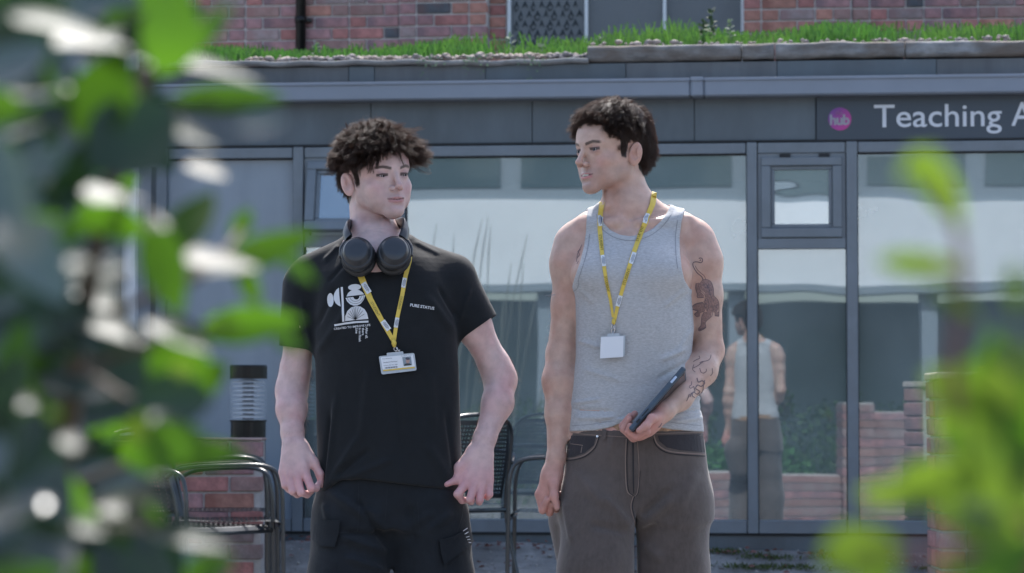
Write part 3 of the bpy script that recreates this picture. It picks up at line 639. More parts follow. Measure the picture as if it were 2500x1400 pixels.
def build_left_side():
    # white post with a dark downpipe in front of the end of the extension, pale wall beyond
    u = fuw(312, .25); P = thing('white_post', 'white painted square post left of the glazed front', 'post', tuple(FW(u, .25, gz(*FW(u, .25, 0)[:2])))); Ti = Matrix.Translation(P.location).inverted()
    o = fbox(MB(), fuw(296, .25), fuw(331, .25), .20, .27, .30, 3.9, .004).build('shaft', M_white, P); o.matrix_parent_inverse = Ti
    o = fbox(MB(), fuw(293, .25), fuw(334, .25), .19, .275, .30, .36, .004).build('base_plate', M_alud, P); o.matrix_parent_inverse = Ti
    u = fuw(283, .3); P = thing('downpipe', 'slim dark grey square downpipe beside the white post', 'drainpipe', tuple(FW(u, .3, .36))); Ti = Matrix.Translation(P.location).inverted()
    o = fbox(MB(), fuw(274, .3), fuw(292, .3), .28, .32, .32, 3.9, .004).build('pipe', M_alud, P); o.matrix_parent_inverse = Ti
    for z in (1.2, 2.2, 3.2):
        o = fbox(MB(), fuw(271, .3), fuw(295, .3), .275, .325, z, z+.03, .002).build('clip', M_gasket, P); o.matrix_parent_inverse = Ti
    Wl = thing('side_building', 'pale grey rendered wall seen through the leaves at the far left', 'building', tuple(FW(fu(-100), -.2, 0))); Ti = Matrix.Translation(Wl.location).inverted()
    o = fbox(MB(), -4.6, fu(395), -.5, -.22, .2, 3.6).build('wall', M_wallp, Wl); o.matrix_parent_inverse = Ti
    o = fbox(MB(), fu(345), fu(392), -.219, -.18, .40, fz(390)).build('door', M_alud, Wl); o.matrix_parent_inverse = Ti
    o = fbox(MB(), fu(362), fu(370), -.179, -.16, 1.9, fz(430)).build('door_glass', M_gasket, Wl); o.matrix_parent_inverse = Ti
def low_wall():
    Y0 = 12.55; k = FPX/Y0; xr = (640-1250)/k; xl = xr-1.15; zt = W(560, 1070, Y0)[2]; t = thing('brick_wall', 'low red brick wall behind the black café chairs at the left', 'wall', (xr, Y0, 0)); Ti = Matrix.Translation(t.location).inverted()
    o = MB().box(xl-.9, xr-.004, Y0+.012, Y0+.205, 0, zt-.012).build('mortar_core', M_mortar, t); o.matrix_parent_inverse = Ti
    nC = 9; brick_run(t, Matrix(((1, 0, 0, xl), (0, -1, 0, Y0+.010), (0, 0, 1, 0), (0, 0, 0, 1))), xr-xl, zt-nC*.075-.014, nC, 21, thick=.1, bond='stretch', depth=.010)
    o = MB().box(xl-.9, xr+.004, Y0-.006, Y0+.21, zt-.011, zt, None, .003).build('coping', mat('pink_coping', (.34, .24, .22), .9, noise=.3, nscale=20), t); o.matrix_parent_inverse = Ti
def bollard():
    Y0 = 12.9; k = FPX/Y0; c = W(606, 1000, Y0); g = gz(c[0], Y0); t = thing('bollard_light', 'black bollard light with clear louvred lantern standing behind the brick wall', 'bollard light', (c[0], Y0, g)); r = 46/k
    Z = lambda py: W(606, py, Y0)[2]-g
    def part(mb, name, mt, sm=True): return mb.build(name, mt, t, sm)
    def lathe(pr, n=32):
        mb = MB(); V = []; Fx = []
        for rr, z in pr: V += [(rr*math.cos(2*math.pi*i/n), rr*math.sin(2*math.pi*i/n), z) for i in range(n)]
        for j in range(len(pr)-1): Fx += [(j*n+i, j*n+(i+1) % n, (j+1)*n+(i+1) % n, (j+1)*n+i) for i in range(n)]
        return mb.add(V, Fx+[tuple(range(n)), tuple((len(pr)-1)*n+i for i in range(n))])
    part(lathe([(r*.93, 0), (r*.93, Z(1030)), (r*.99, Z(1029)), (r*.99, Z(1026))]), 'post', M_black, False)
    part(lathe([(r, Z(925)), (r, Z(896)), (r*.96, Z(892))]), 'cap', M_black, False)
    gm = bpy.data.materials.new('clear_polycarbonate'); gm.use_nodes = True; tt = gm.node_tree; b = tt.nodes['Principled BSDF']; b.inputs['Base Color'].default_value = (.75, .8, .85, 1); b.inputs['Roughness'].default_value = .08; b.inputs['Alpha'].default_value = .12
    part(lathe([(r*.98, Z(1026)+.001), (r*.98, Z(925)-.001)]), 'lantern_sleeve', gm)
    Ml = mat('louvre_grey', (.55, .57, .60), .35, .3)
    for i in range(9):
        z = Z(1018)+(Z(932)-Z(1018))*i/8; part(lathe([(r*.30, z+.005), (r*.84, z-.004), (r*.84, z-.001), (r*.30, z+.009)]), 'louvre', Ml)
    part(lathe([(r*.30, Z(1026)+.002), (r*.30, Z(925)-.002)]), 'lamp_core', mat('lamp_core', (.03, .033, .037), .4))
def perf_sheet(fn, nu, nv, hole=.5):
    """sheet with punched holes; fn(u,v)->point"""
    V = []; Fx = []
    for j in range(nv+1):
        for i in range(nu+1): V.append(fn(i/nu, j/nv))
    base = len(V); h = (1-hole)/2
    for j in range(nv):
        for i in range(nu):
            c = [j*(nu+1)+i, j*(nu+1)+i+1, (j+1)*(nu+1)+i+1, (j+1)*(nu+1)+i]
            if i in (0, nu-1) or j in (0, nv-1): Fx.append(tuple(c)); continue
            k = len(V); V += [fn((i+a)/nu, (j+b)/nv) for a, b in ((h, h), (1-h, h), (1-h, 1-h), (h, 1-h))]; Fx += [(c[q], c[(q+1) % 4], k+(q+1) % 4, k+q) for q in range(4)]
    return MB().add(V, Fx)
def make_chair():
    t = thing('cafe_chair', '', 'chair'); R_ = .0090
    for s in (-1, 1):
        P = smooth_path([(s*.27, -.24, 0), (s*.265, -.235, .40), (s*.262, -.225, .60), (s*.26, -.17, .665), (s*.26, .0, .672), (s*.25, .17, .66), (s*.205, .235, .62)], 5); MB().tube(P, R_, 8).build('arm_and_front_leg', M_tube, t, True)
        P = smooth_path([(s*.225, .30, 0), (s*.205, .215, .30), (s*.20, .19, .45), (s*.195, .225, .62), (s*.18, .262, .76), (s*.12, .285, .815), (0, .29, .83)], 5); MB().tube(P, R_, 8).build('back_leg', M_tube, t, True)
    MB().tube([(-.262, -.23, .42), (.262, -.23, .42)], .010, 8).build('seat_rail', M_tube, t, True); MB().tube([(-.205, .2, .42), (.205, .2, .42)], .010, 8).build('seat_rail', M_tube, t, True)
    def seat(u, v):
        x = (u-.5)*.50*(1-.16*v); y = -.24+.44*v; return (x, y, .445-.012*math.sin(math.pi*u)*math.sin(math.pi*v)-(.02*(1-v/.08)**2 if v < .08 else 0))
    perf_sheet(seat, 24, 22, .45).build('seat', M_perf, t)
    def back(u, v):
        z = .47+.335*v; x = (u-.5)*.375*(1-.18*v**3); y = .20+.10*v-.02+.028*(1-(2*u-1)**2); return (x, y, z)
    perf_sheet(back, 22, 20, .5).build('backrest', M_perf, t)
    return t
def copy_tree(o, parent=None):
    c = o.copy(); COL.objects.link(c); c.parent = parent
    for ch in list(o.children): copy_tree(ch, c)
    return c
def place_chairs():
    c0 = make_chair(); first = True; G = 'black perforated café chairs'
    for px, Y, rz, lb in ((545, 11.75, 97, 'black café chair with pale lit arms, nearer of the left pair'), (520, 12.2, 94, 'black café chair behind its twin, against the brick wall'), (1383, 12.15, -93, 'black café armchair standing between the two young men'), (1080, 12.3, 215, 'black café chair with perforated back beside the cargo trousers'), (455, 11.5, 55, 'black café chair with curved perforated back half hidden by leaves')):
        o = c0 if first else copy_tree(c0); first = False; p = W(px, 1200, Y); o.location = (p[0], Y, gz(p[0], Y)); o.rotation_euler = (0, 0, math.radians(rz)); o['label'] = lb; o['category'] = 'chair'; o['group'] = G
def brick_pier():
    Y0 = 11.3; k = FPX/Y0; z = lambda py: W(2300, py, Y0)[2]; x0 = (2291-1250)/k; x1 = x0+.46; g = gz(x0, Y0); zt = z(910); t = thing('brick_pier', 'square brick pier with painted sunlit top edge behind the yellow green leaves at right', 'pier', (x0, Y0, g)); Ti = Matrix.Translation(t.location).inverted()
    o = MB().box(x0+.012, x1-.012, Y0+.012, Y0+.32, g-.2, zt-.03).build('mortar_core', M_mortar, t); o.matrix_parent_inverse = Ti
    nC = 14; z0 = zt-.03-nC*.075; brick_run(t, Matrix(((1, 0, 0, x0), (0, -1, 0, Y0+.010), (0, 0, 1, 0), (0, 0, 0, 1))), x1-x0, z0, nC, 51, bond='flemish', thick=.1)
    brick_run(t, Matrix(((0, -1, 0, x0+.010), (-1, 0, 0, Y0+.33), (0, 0, 1, 0), (0, 0, 0, 1))), .215, z0, nC, 52, bond='stretch', thick=.1)
    o = MB().box(x0-.008, x1+.008, Y0-.008, Y0+.338, zt-.028, zt, None, .004).build('coping', mat('sunlit_painted_coping', (.52, .46, .42), .9, noise=.25, nscale=25), t); o.matrix_parent_inverse = Ti  # pale colour paints the sunlit top of the pier
    for i, (px, c) in enumerate(((2400, (.45, .22, .1)), (2445, (.32, .06, .05)), (2475, (.5, .12, .1)))):
        x = (px-1250)/k; tt = thing('flower_head', ('orange', 'dark red', 'bright red')[i]+' flower lying on top of the right brick pier', 'flower', (x, Y0+.02, z(905)+.008)); r = random.Random(i); m_ = mat('petal_%d' % i if False else 'petal_'+('orange', 'maroon', 'red')[i], c, .6, trans=.3)
        for q in range(7):
            a = q*.9; d = Vector((math.cos(a), math.sin(a)*.6, .3))*.02; s_ = Vector((-math.sin(a), math.cos(a), .1))*.008; MB().add([(0, 0, 0), d*.6+s_, d, d*.6-s_], [(0, 1, 2, 3)]).build('petal', m_, tt)
def exit_sign():
    w_ = -.35; u0, u1 = fuw(2150, w_), fuw(2252, w_); z0, z1 = fzw(2200, 1077, w_), fzw(2200, 1047, w_); t = thing('exit_sign', 'small green exit sign with white arrow and figure seen through the glass', 'sign', tuple(FW(u0, w_, z0))); Ti = Matrix.Translation(t.location).inverted()
    def add(mb, n, m): o = mb.build(n, m, t); o.matrix_parent_inverse = Ti
    add(fbox(MB(), u0, u1, w_-.01, w_, z0, z1), 'plate', mat('exit_green', (.03, .32, .21), .5)); Mw = mat('exit_white', (.8, .85, .82), .5); h = z1-z0; L_ = u1-u0
    def P(*q): return MB().add([FW(u0+a*L_, w_+.002, z0+b*h) for a, b in q], [tuple(range(len(q)))])
    add(P((.12, .5), (.25, .85), (.25, .62), (.37, .62), (.37, .38), (.25, .38), (.25, .15)), 'arrow', Mw); add(P((.48, .12), (.66, .12), (.66, .88), (.48, .88)), 'doorway', Mw); add(P((.76, .15), (.82, .15), (.86, .45), (.92, .2), (.97, .2), (.9, .7), (.84, .9), (.78, .8), (.80, .5)), 'running_figure', Mw)
# ---- the yard behind the camera, laid out from its mirror image in the glass
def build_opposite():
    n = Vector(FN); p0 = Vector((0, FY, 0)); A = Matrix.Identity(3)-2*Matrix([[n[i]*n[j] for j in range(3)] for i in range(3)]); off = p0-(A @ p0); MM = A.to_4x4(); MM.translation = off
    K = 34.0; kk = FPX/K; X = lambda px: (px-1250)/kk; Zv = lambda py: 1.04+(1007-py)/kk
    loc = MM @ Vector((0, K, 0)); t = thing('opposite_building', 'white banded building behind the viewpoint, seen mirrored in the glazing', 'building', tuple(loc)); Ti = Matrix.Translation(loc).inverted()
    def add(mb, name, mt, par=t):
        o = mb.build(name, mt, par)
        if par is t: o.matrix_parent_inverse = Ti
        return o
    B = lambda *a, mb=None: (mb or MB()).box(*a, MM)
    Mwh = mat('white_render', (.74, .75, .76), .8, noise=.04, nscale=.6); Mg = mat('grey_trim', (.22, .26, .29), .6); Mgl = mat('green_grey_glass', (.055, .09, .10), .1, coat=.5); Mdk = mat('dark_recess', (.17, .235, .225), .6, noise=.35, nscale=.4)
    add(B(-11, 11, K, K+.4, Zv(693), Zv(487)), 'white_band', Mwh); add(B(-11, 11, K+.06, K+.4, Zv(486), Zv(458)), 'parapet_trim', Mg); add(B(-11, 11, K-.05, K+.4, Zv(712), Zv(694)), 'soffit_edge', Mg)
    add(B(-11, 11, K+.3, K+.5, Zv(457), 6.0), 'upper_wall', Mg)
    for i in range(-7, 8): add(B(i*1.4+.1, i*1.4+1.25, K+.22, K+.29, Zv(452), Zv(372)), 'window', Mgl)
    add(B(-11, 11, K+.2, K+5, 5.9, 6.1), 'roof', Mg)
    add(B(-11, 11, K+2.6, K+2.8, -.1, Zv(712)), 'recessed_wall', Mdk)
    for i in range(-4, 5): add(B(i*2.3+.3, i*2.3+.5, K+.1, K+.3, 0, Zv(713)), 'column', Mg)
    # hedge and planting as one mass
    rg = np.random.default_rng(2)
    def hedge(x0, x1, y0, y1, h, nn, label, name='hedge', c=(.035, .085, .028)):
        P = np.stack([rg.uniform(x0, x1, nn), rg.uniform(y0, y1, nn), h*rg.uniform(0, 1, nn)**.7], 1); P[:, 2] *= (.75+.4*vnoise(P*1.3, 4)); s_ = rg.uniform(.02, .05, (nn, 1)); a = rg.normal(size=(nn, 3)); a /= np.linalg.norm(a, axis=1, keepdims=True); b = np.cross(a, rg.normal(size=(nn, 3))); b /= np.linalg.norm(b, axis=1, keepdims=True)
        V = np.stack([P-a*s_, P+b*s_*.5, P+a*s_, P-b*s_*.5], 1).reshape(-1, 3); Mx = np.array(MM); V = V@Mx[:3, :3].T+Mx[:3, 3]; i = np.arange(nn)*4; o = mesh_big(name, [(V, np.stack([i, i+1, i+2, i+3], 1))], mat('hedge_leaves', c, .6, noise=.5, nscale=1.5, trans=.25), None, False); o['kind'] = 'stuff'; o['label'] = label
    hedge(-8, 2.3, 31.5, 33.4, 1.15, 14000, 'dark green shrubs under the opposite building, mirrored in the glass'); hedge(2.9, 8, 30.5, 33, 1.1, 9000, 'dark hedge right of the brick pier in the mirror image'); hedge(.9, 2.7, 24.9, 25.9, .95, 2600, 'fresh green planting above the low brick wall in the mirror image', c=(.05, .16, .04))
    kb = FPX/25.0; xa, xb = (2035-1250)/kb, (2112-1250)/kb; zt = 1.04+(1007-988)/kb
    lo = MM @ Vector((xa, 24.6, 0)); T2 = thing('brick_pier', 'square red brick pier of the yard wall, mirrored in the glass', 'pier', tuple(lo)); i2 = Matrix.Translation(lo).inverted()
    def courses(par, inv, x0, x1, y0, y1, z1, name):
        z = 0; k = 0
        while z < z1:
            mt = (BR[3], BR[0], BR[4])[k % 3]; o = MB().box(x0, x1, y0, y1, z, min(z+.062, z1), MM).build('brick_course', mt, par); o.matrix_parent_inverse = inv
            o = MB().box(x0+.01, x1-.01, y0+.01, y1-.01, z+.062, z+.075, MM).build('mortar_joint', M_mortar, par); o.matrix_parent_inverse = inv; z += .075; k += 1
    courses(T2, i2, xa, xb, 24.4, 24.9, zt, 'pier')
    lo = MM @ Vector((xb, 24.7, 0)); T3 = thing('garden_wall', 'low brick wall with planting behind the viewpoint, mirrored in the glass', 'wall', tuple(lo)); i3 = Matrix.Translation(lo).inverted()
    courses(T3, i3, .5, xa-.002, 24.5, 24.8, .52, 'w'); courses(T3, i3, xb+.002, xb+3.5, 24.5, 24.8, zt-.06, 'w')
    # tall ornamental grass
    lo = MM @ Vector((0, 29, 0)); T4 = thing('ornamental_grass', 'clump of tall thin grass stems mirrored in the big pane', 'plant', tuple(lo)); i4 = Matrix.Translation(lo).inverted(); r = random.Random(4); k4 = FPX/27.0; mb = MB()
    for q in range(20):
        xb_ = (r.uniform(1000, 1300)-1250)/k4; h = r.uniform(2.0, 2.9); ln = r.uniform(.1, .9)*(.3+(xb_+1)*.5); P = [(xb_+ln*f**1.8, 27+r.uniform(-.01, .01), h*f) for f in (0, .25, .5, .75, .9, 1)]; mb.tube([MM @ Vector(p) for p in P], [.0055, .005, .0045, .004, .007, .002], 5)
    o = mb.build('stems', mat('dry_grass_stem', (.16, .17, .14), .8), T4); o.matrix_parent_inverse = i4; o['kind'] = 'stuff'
# ================================================================== PEOPLE
PD = 6.944
def Q(px, py, d=0.0): return W(px, py, PD+d/1000.0)
def skin_mat(name, tint):
    m = bpy.data.materials.new(name); m.use_nodes = True; t = m.node_tree; b = t.nodes['Principled BSDF']; N = t.nodes.new; L = t.links.new
    a = N('ShaderNodeAttribute'); a.attribute_name = 'Col'
    n = N('ShaderNodeTexNoise'); n.inputs['Scale'].default_value = 45; n.inputs['Detail'].default_value = 5
    tc = N('ShaderNodeTexCoord'); L(tc.outputs['Object'], n.inputs['Vector'])
    r = N('ShaderNodeMapRange'); r.inputs[1].default_value = .3; r.inputs[2].default_value = .7; r.inputs[3].default_value = .86; r.inputs[4].default_value = 1.08; L(n.outputs[0], r.inputs[0])
    mx = N('ShaderNodeMix'); mx.data_type = 'RGBA'; mx.blend_type = 'MULTIPLY'; mx.inputs[0].default_value = 1; L(a.outputs['Color'], mx.inputs[6]); L(r.outputs[0], mx.inputs[7])
    n2 = N('ShaderNodeTexNoise'); n2.inputs['Scale'].default_value = 14; n2.inputs['Detail'].default_value = 3; L(tc.outputs['Object'], n2.inputs['Vector'])
    r2 = N('ShaderNodeMapRange'); r2.inputs[1].default_value = .42; r2.inputs[2].default_value = .68; r2.inputs[4].default_value = .7; L(n2.outputs[0], r2.inputs[0])
    m2 = N('ShaderNodeMix'); m2.data_type = 'RGBA'; m2.blend_type = 'MULTIPLY'; L(r2.outputs[0], m2.inputs[0]); L(mx.outputs[2], m2.inputs[6]); m2.inputs[7].default_value = (*tint, 1)
    L(m2.outputs[2], b.inputs['Base Color'])
    b.inputs['Roughness'].default_value = .5; b.inputs['Specular IOR Level'].default_value = .45
    b.inputs['Subsurface Weight'].default_value = .12; b.inputs['Subsurface Radius'].default_value = (1, .3, .18); b.inputs['Subsurface Scale'].default_value = .009
    n3 = N('ShaderNodeTexNoise'); n3.inputs['Scale'].default_value = 420; L(tc.outputs['Object'], n3.inputs['Vector'])
    bu = N('ShaderNodeBump'); bu.inputs['Distance'].default_value = .0004; L(n3.outputs[0], bu.inputs['Height']); L(bu.outputs[0], b.inputs['Normal'])
    return m
def headframe(yaw, pitch, roll):
    y, p, r = map(math.radians, (yaw, pitch, roll))
    f = np.array([math.sin(y), -math.cos(y), 0]); l = np.array([math.cos(y), math.sin(y), 0]); u = np.array([0, 0, 1.0])
    f, u = f*math.cos(p)+u*math.sin(p), u*math.cos(p)-f*math.sin(p)
    def rr(v): return np.array([v[0]*math.cos(r)-v[2]*math.sin(r), v[1], v[0]*math.sin(r)+v[2]*math.cos(r)])
    return np.stack([rr(l), rr(f), rr(u)], 1)
class Head:
    def __init__(s, O, R, **k): s.O = np.array(O); s.R = R; s.k = k
    def p(s, x, y, z): return s.O+s.R@np.array([x, y, z])/1000.0
    def loc(s, P): return (P-s.O)@s.R*1000.0
    def build(s, F):
        g = s.k.get; jw = g('jaw', 52); ns = g('nose', 0); ck = g('cheek', 0); lipf = g('lip', 0); open_ = g('open', 3.0)
        def E(c, r, k=10, op='add', tilt=None):
            R = s.R
            if tilt: R = s.R @ np.array(Matrix.Rotation(math.radians(tilt[0]), 3, tilt[1]))
            F.ell(s.p(*c), np.array(r)/1000, k/1000, R, op)
        def C(a, b, ra, rb, k=10, op='add', flat=None, ff=1.0):
            F.cone(s.p(*a), s.p(*b), ra/1000, rb/1000, k/1000, None if flat is None else s.R@np.array(flat), ff, op)
        E((0, -14, 36), (75, 95, 80), 10)
        E((0, 28, 26), (62, 57, 58), 26)
        E((0, 18, -32), (57.5, 60, 56), 22)
        for q in (-1, 1):
            C((q*jw, 2, -50), (q*14, 62, -87), 13.5, 13.5, 20)
            C((q*(jw+6), -2, -22), (q*jw, 0, -50), 12, 13, 18)
            E((q*46, 46, -27), (17, 20, 15), 20)
            E((q*36, 46, -54), (19-ck, 22, 26), 20)
            C((q*10, 79, 17), (q*44, 62, 17), 7.5, 7, 13)
        E((0, 67, -88), (18.5, 16, 16), 15)
        E((0, 55, -62), (31, 28.5, 24), 16)
        for q in (-1, 1): E((q*32, 89, 0), (17, 14, 12), 9, 'sub')
        C((0, 81, 8), (0, 98+ns, -27), 6.2, 7.0, 8)
        E((0, 99+ns, -30), (8.2, 9.5, 7.2), 5)
        for q in (-1, 1):
            E((q*12.5, 87+ns, -35), (5.6, 9, 6.6), 5)
            E((q*6.5, 95+ns, -42), (3.6, 6.5, 3.6), 2.5, 'sub')
            E((q*31.5, 64, 0), (15.2, 15.2, 14.0), 5)          # lids over the eyeball
            E((q*31.5, 80, g('lidz', -0.5)), (12.2, 8, g('lid', 3.8)), 2, 'sub', tilt=(-q*5, 'Y'))
        # mouth and lips
        q_m = (1,)
        C((0, 88, -62.3), (q_m[0]*23.5, 76, -59.2), open_, .9, 1.5, 'sub'); C((0, 88, -62.3), (-23.5, 76, -59.2), open_, .9, 1.5, 'sub')
        for q in (-1, 1):
            C((q*4, 83.8+lipf, -56.5), (q*23.5, 75.0, -58.2), 2.9, 1.6, 3)
            C((q*2.5, 82.6+lipf, -67.3-open_*.3), (q*22.5, 75.0, -60.2), 3.5, 1.7, 4)
        E((0, 84, -76), (16, 5, 4.5), 7, 'sub')
        E((0, 92, -48), (3, 3.2, 6), 4, 'sub')
        # ears
        for q in (-1, 1):
            t = (-q*16, 'Z')
            R2 = s.R@np.array(Matrix.Rotation(math.radians(q*30), 3, 'Z'))@np.array(Matrix.Rotation(math.radians(12), 3, 'X'))
            c = s.p(q*79, -13, -13)
            F.ell(c, (.0065, .0165, .030), .004, R2); e2 = R2
            F.ell(c+R2@np.array([q*5.2, 1.5, 4.5])/1000, (.0048, .0100, .0200), .002, R2, 'sub')
            F.ell(c+R2@np.array([q*2.6, -3.5, 7])/1000, (.0034, .0040, .0120), .003, R2)
            F.ell(c+R2@np.array([q*4.5, 4.0, -1])/1000, (.0060, .0060, .0085), .002, R2, 'sub')
    def paint(s, v, base, lipc, hairc, stub=None, hairline=None):
        L = s.loc(v); x, y, z = L.T; c = np.tile(np.array(base), (len(v), 1)); ax = np.abs(x)
        inh = (z > -140) & (ax < 110) & (y > -130)
        def mix(w_, col):
            w_ = np.clip(w_*inh, 0, 1)[:, None]; return c*(1-w_)+np.array(col)*w_
        c = mix(.5*np.exp(-(((ax-42)/18)**2+((z+34)/16)**2))*(y > 30), (base[0]*.95, base[1]*.72, base[2]*.75))
        c = mix(.45*np.exp(-((x/14)**2+((z+30)/14)**2))*(y > 80), (base[0]*.95, base[1]*.70, base[2]*.72))
        if stub is not None:
            c = mix(.55*sstep(-36, -50, z)*sstep(-30, 10, y)*(1-sstep(-104, -118, z)), stub)
        lz = np.where(z > -62, (z+60.2+ax*.04)/5.2, (z+63)/7.2)
        c = mix(.8*(sstep(1.15, .7, np.abs(lz)+np.maximum(ax-12, 0)*.03))*sstep(25, 20, ax)*(y > 70), lipc)
        ml = -62.3+ax*.13
        c = mix(.9*sstep(2.3, 1.0, np.abs(z-ml))*sstep(25.5, 23, ax)*(y > 68), (.10, .035, .035))
        bz = 19-np.abs(ax-34)*.12+np.where(ax < 30, -(30-ax)*.16, 0)
        c = mix(.86*sstep(4.5, 2.6, np.abs(z-bz))*sstep(10, 15, ax)*sstep(54, 46, ax)*(y > 40), hairc)
        ez = np.abs(z-0.5)
        c = mix(.5*sstep(12, 6, ez)*sstep(17, 10, np.abs(ax-31.5))*(y > 60), (base[0]*.68, base[1]*.52, base[2]*.55))
        c = mix(.9*sstep(6.2, 4.6, np.abs(z-s.k.get('lidz', -.5)-2.4)*1.3)*sstep(15.5, 13, np.abs(ax-31.5))*(y > 70)*(z > -1.0+s.k.get('lidz', -.5)), (.05, .035, .035))
        c = mix(.35*((ax > 70) & (y < 10) & (y > -40) & (z < 25) & (z > -50)), (base[0]*.95, base[1]*.62, base[2]*.58))
        if hairline is not None: c = mix(sstep(-3, 3, hairline(x, y, z)), hairc)
        return c
def std_hairline(x, y, z):
    """mm above the hair line, >0 where hair grows"""
    ax = np.abs(x)
    zl = np.interp(y, [-120, -60, -42, -34, -26, 2, 6, 18, 28, 48, 62, 80, 110], [-62, -62, -46, 0, 24, 22, -22, -18, 26, 34, 58, 68, 70])
    return z-zl
def eye_parts(hd, body, lookx=0.0, lookz=0.0, iris=(.06, .035, .025)):
    for q in (-1, 1):
        c = hd.p(q*31.5, 65.2, 0); bm = bmesh.new(); bmesh.ops.create_uvsphere(bm, u_segments=24, v_segments=16, radius=.0128)
        vs = [np.array(v.co)+c for v in bm.verts]; fs = [tuple(v.index for v in f.verts) for f in bm.faces]; bm.free()
        e = mobj('eyeball', vs, fs, M_eyewhite, body, True)
        d = hd.R@np.array([lookx, 1.0, lookz]); d /= np.linalg.norm(d); up = hd.R[:, 2]; r = np.cross(d, up); r /= np.linalg.norm(r); u2 = np.cross(r, d)
        for rad, off, ap, mt, nm in ((0.0070, .0110, .0132, M_iris, 'iris'), (.0034, .0127, .0137, M_black, 'pupil')):
            pts = [c+d*ap]+[c+d*off+rad*(math.cos(a)*r+math.sin(a)*u2) for a in np.linspace(0, 2*math.pi, 16, endpoint=False)]
            mobj(nm, pts, [(0, 1+i, 1+(i+1) % 16) for i in range(16)], mt, e)
def finger(F, pts, rad, k=.003):
    for a, b, ra, rb in zip(pts[:-1], pts[1:], rad[:-1], rad[1:]): F.cone(a, b, ra/1000, rb/1000, k)
def strands_mesh(S_, r0, r1):
    """S_: (N, n, 3) polylines -> 3-sided tubes"""
    N, n, _ = S_.shape; T = np.gradient(S_, axis=1); T /= np.maximum(np.linalg.norm(T, axis=2, keepdims=True), 1e-9)
    ref = RNG.normal(size=(N, 1, 3)); X = np.cross(T, ref); X /= np.maximum(np.linalg.norm(X, axis=2, keepdims=True), 1e-9); Y = np.cross(T, X)
    rr = np.linspace(r0, r1, n)[None, :, None]; R_ = []
    for k in range(3):
        a = 2*math.pi*k/3; R_.append(S_+rr*(math.cos(a)*X+math.sin(a)*Y))
    V = np.stack(R_, 2).reshape(-1, 3)
    base = (np.arange(N)[:, None, None]*n+np.arange(n-1)[None, :, None])*3; k = np.arange(3)[None, None, :]; k2 = (k+1) % 3
    Fc = np.stack([base+k, base+k2, base+3+k2, base+3+k], -1).reshape(-1, 4)
    return V, Fc
def grow_hair(hd, rootsel, lenfn, flowfn, liftfn, nclump, per, curl=.35, spread=6.0, r=(.00030, .00010), seed=3, n=12, conv=.75, frizz=1.8, earz=13, jit=.22, nup=.6):
    """clumped strands on the skull; everything in head millimetres"""
    rg = np.random.default_rng(seed); c0 = np.array([0, -14, 36.0]); Rr = np.array([75, 95, 80.0])
    def pick(m):
        out = []
        while len(out) < m:
            d = rg.normal(size=3); d /= np.linalg.norm(d); p = c0+Rr*d
            if d[2] < -.75: continue
            if rootsel(*p) > 0: out.append(p)
        return np.array(out)
    def push(P, h):
        q = (P-c0)/(Rr+h[:, None] if np.ndim(h) else Rr+h); m = np.linalg.norm(q, axis=1, keepdims=True)
        return np.where(m < 1, c0+(P-c0)/np.maximum(m, 1e-6), P)
    roots = pick(nclump); nr = (roots-c0)/Rr**2; nr /= np.linalg.norm(nr, axis=1, keepdims=True)
    Ln = np.array([lenfn(*p) for p in roots])*rg.uniform(.75, 1.2, nclump); lift = np.array([liftfn(*p) for p in roots])*rg.uniform(.2, 1.15, nclump)
    fl = np.array([flowfn(*p) for p in roots]); fl /= np.linalg.norm(fl, axis=1, keepdims=True)
    fl = fl+rg.normal(size=fl.shape)*jit; P = roots.copy(); D = nr*nup+fl*.7; G = [P.copy()]
    ph = rg.uniform(0, 6.28, nclump); cu = curl*rg.uniform(.3, 1.6, nclump); sgn = rg.choice([-1, 1], nclump)
    for i in range(n-1):
        t = (i+1)/(n-1); h = lift*min(1, t*2.2)*(1-.55*max(0, t-.45))
        lat = np.cross(fl, nr); lat /= np.maximum(np.linalg.norm(lat, axis=1, keepdims=True), 1e-6)
        a = ph+sgn*t*7*np.clip(cu*2, .2, 1.6)
        D = D*.62+fl*.45+np.array([0, 0, -.16+0*t])+lat*(np.cos(a)*cu)[:, None]+nr*(np.sin(a)*cu*.7)[:, None]
        D /= np.linalg.norm(D, axis=1, keepdims=True); P = P+D*(Ln/(n-1))[:, None]; P = push(P, np.maximum(h, 1.5)); G.append(P.copy())
    G = np.stack(G, 1)                                   # clump, n, 3
    t = np.linspace(0, 1, n)[None, None, :, None]
    off = rg.normal(size=(nclump, per, 1, 3))*spread; w_ = (1-conv*t**.8)
    fz_ = np.cumsum(rg.normal(size=(nclump, per, n, 3)), axis=2)*frizz*.28*t
    Sx = G[:, None]+off*w_+fz_*1.0; cut = rg.uniform(.72, 1.08, (nclump, per, 1, 1))
    Sx = Sx[:, :, :1]+(Sx-Sx[:, :, :1])*np.where(t < 2, 1, 1); Sx = Sx.reshape(-1, n, 3)
    ear = ((np.abs(Sx[..., 0]) > 60) & (Sx[..., 1] > -34) & (Sx[..., 1] < 6) & (Sx[..., 2] < earz) & (Sx[..., 2] > -60)).any(1); Sx = Sx[~ear]
    q = (Sx-c0)/(Rr+.8); m = np.linalg.norm(q, axis=2, keepdims=True); Sx = np.where(m < 1, c0+(Sx-c0)/np.maximum(m, 1e-6), Sx)
    Wd = hd.O+(Sx@hd.R.T)/1000.0
    return strands_mesh(Wd, r[0], r[1])
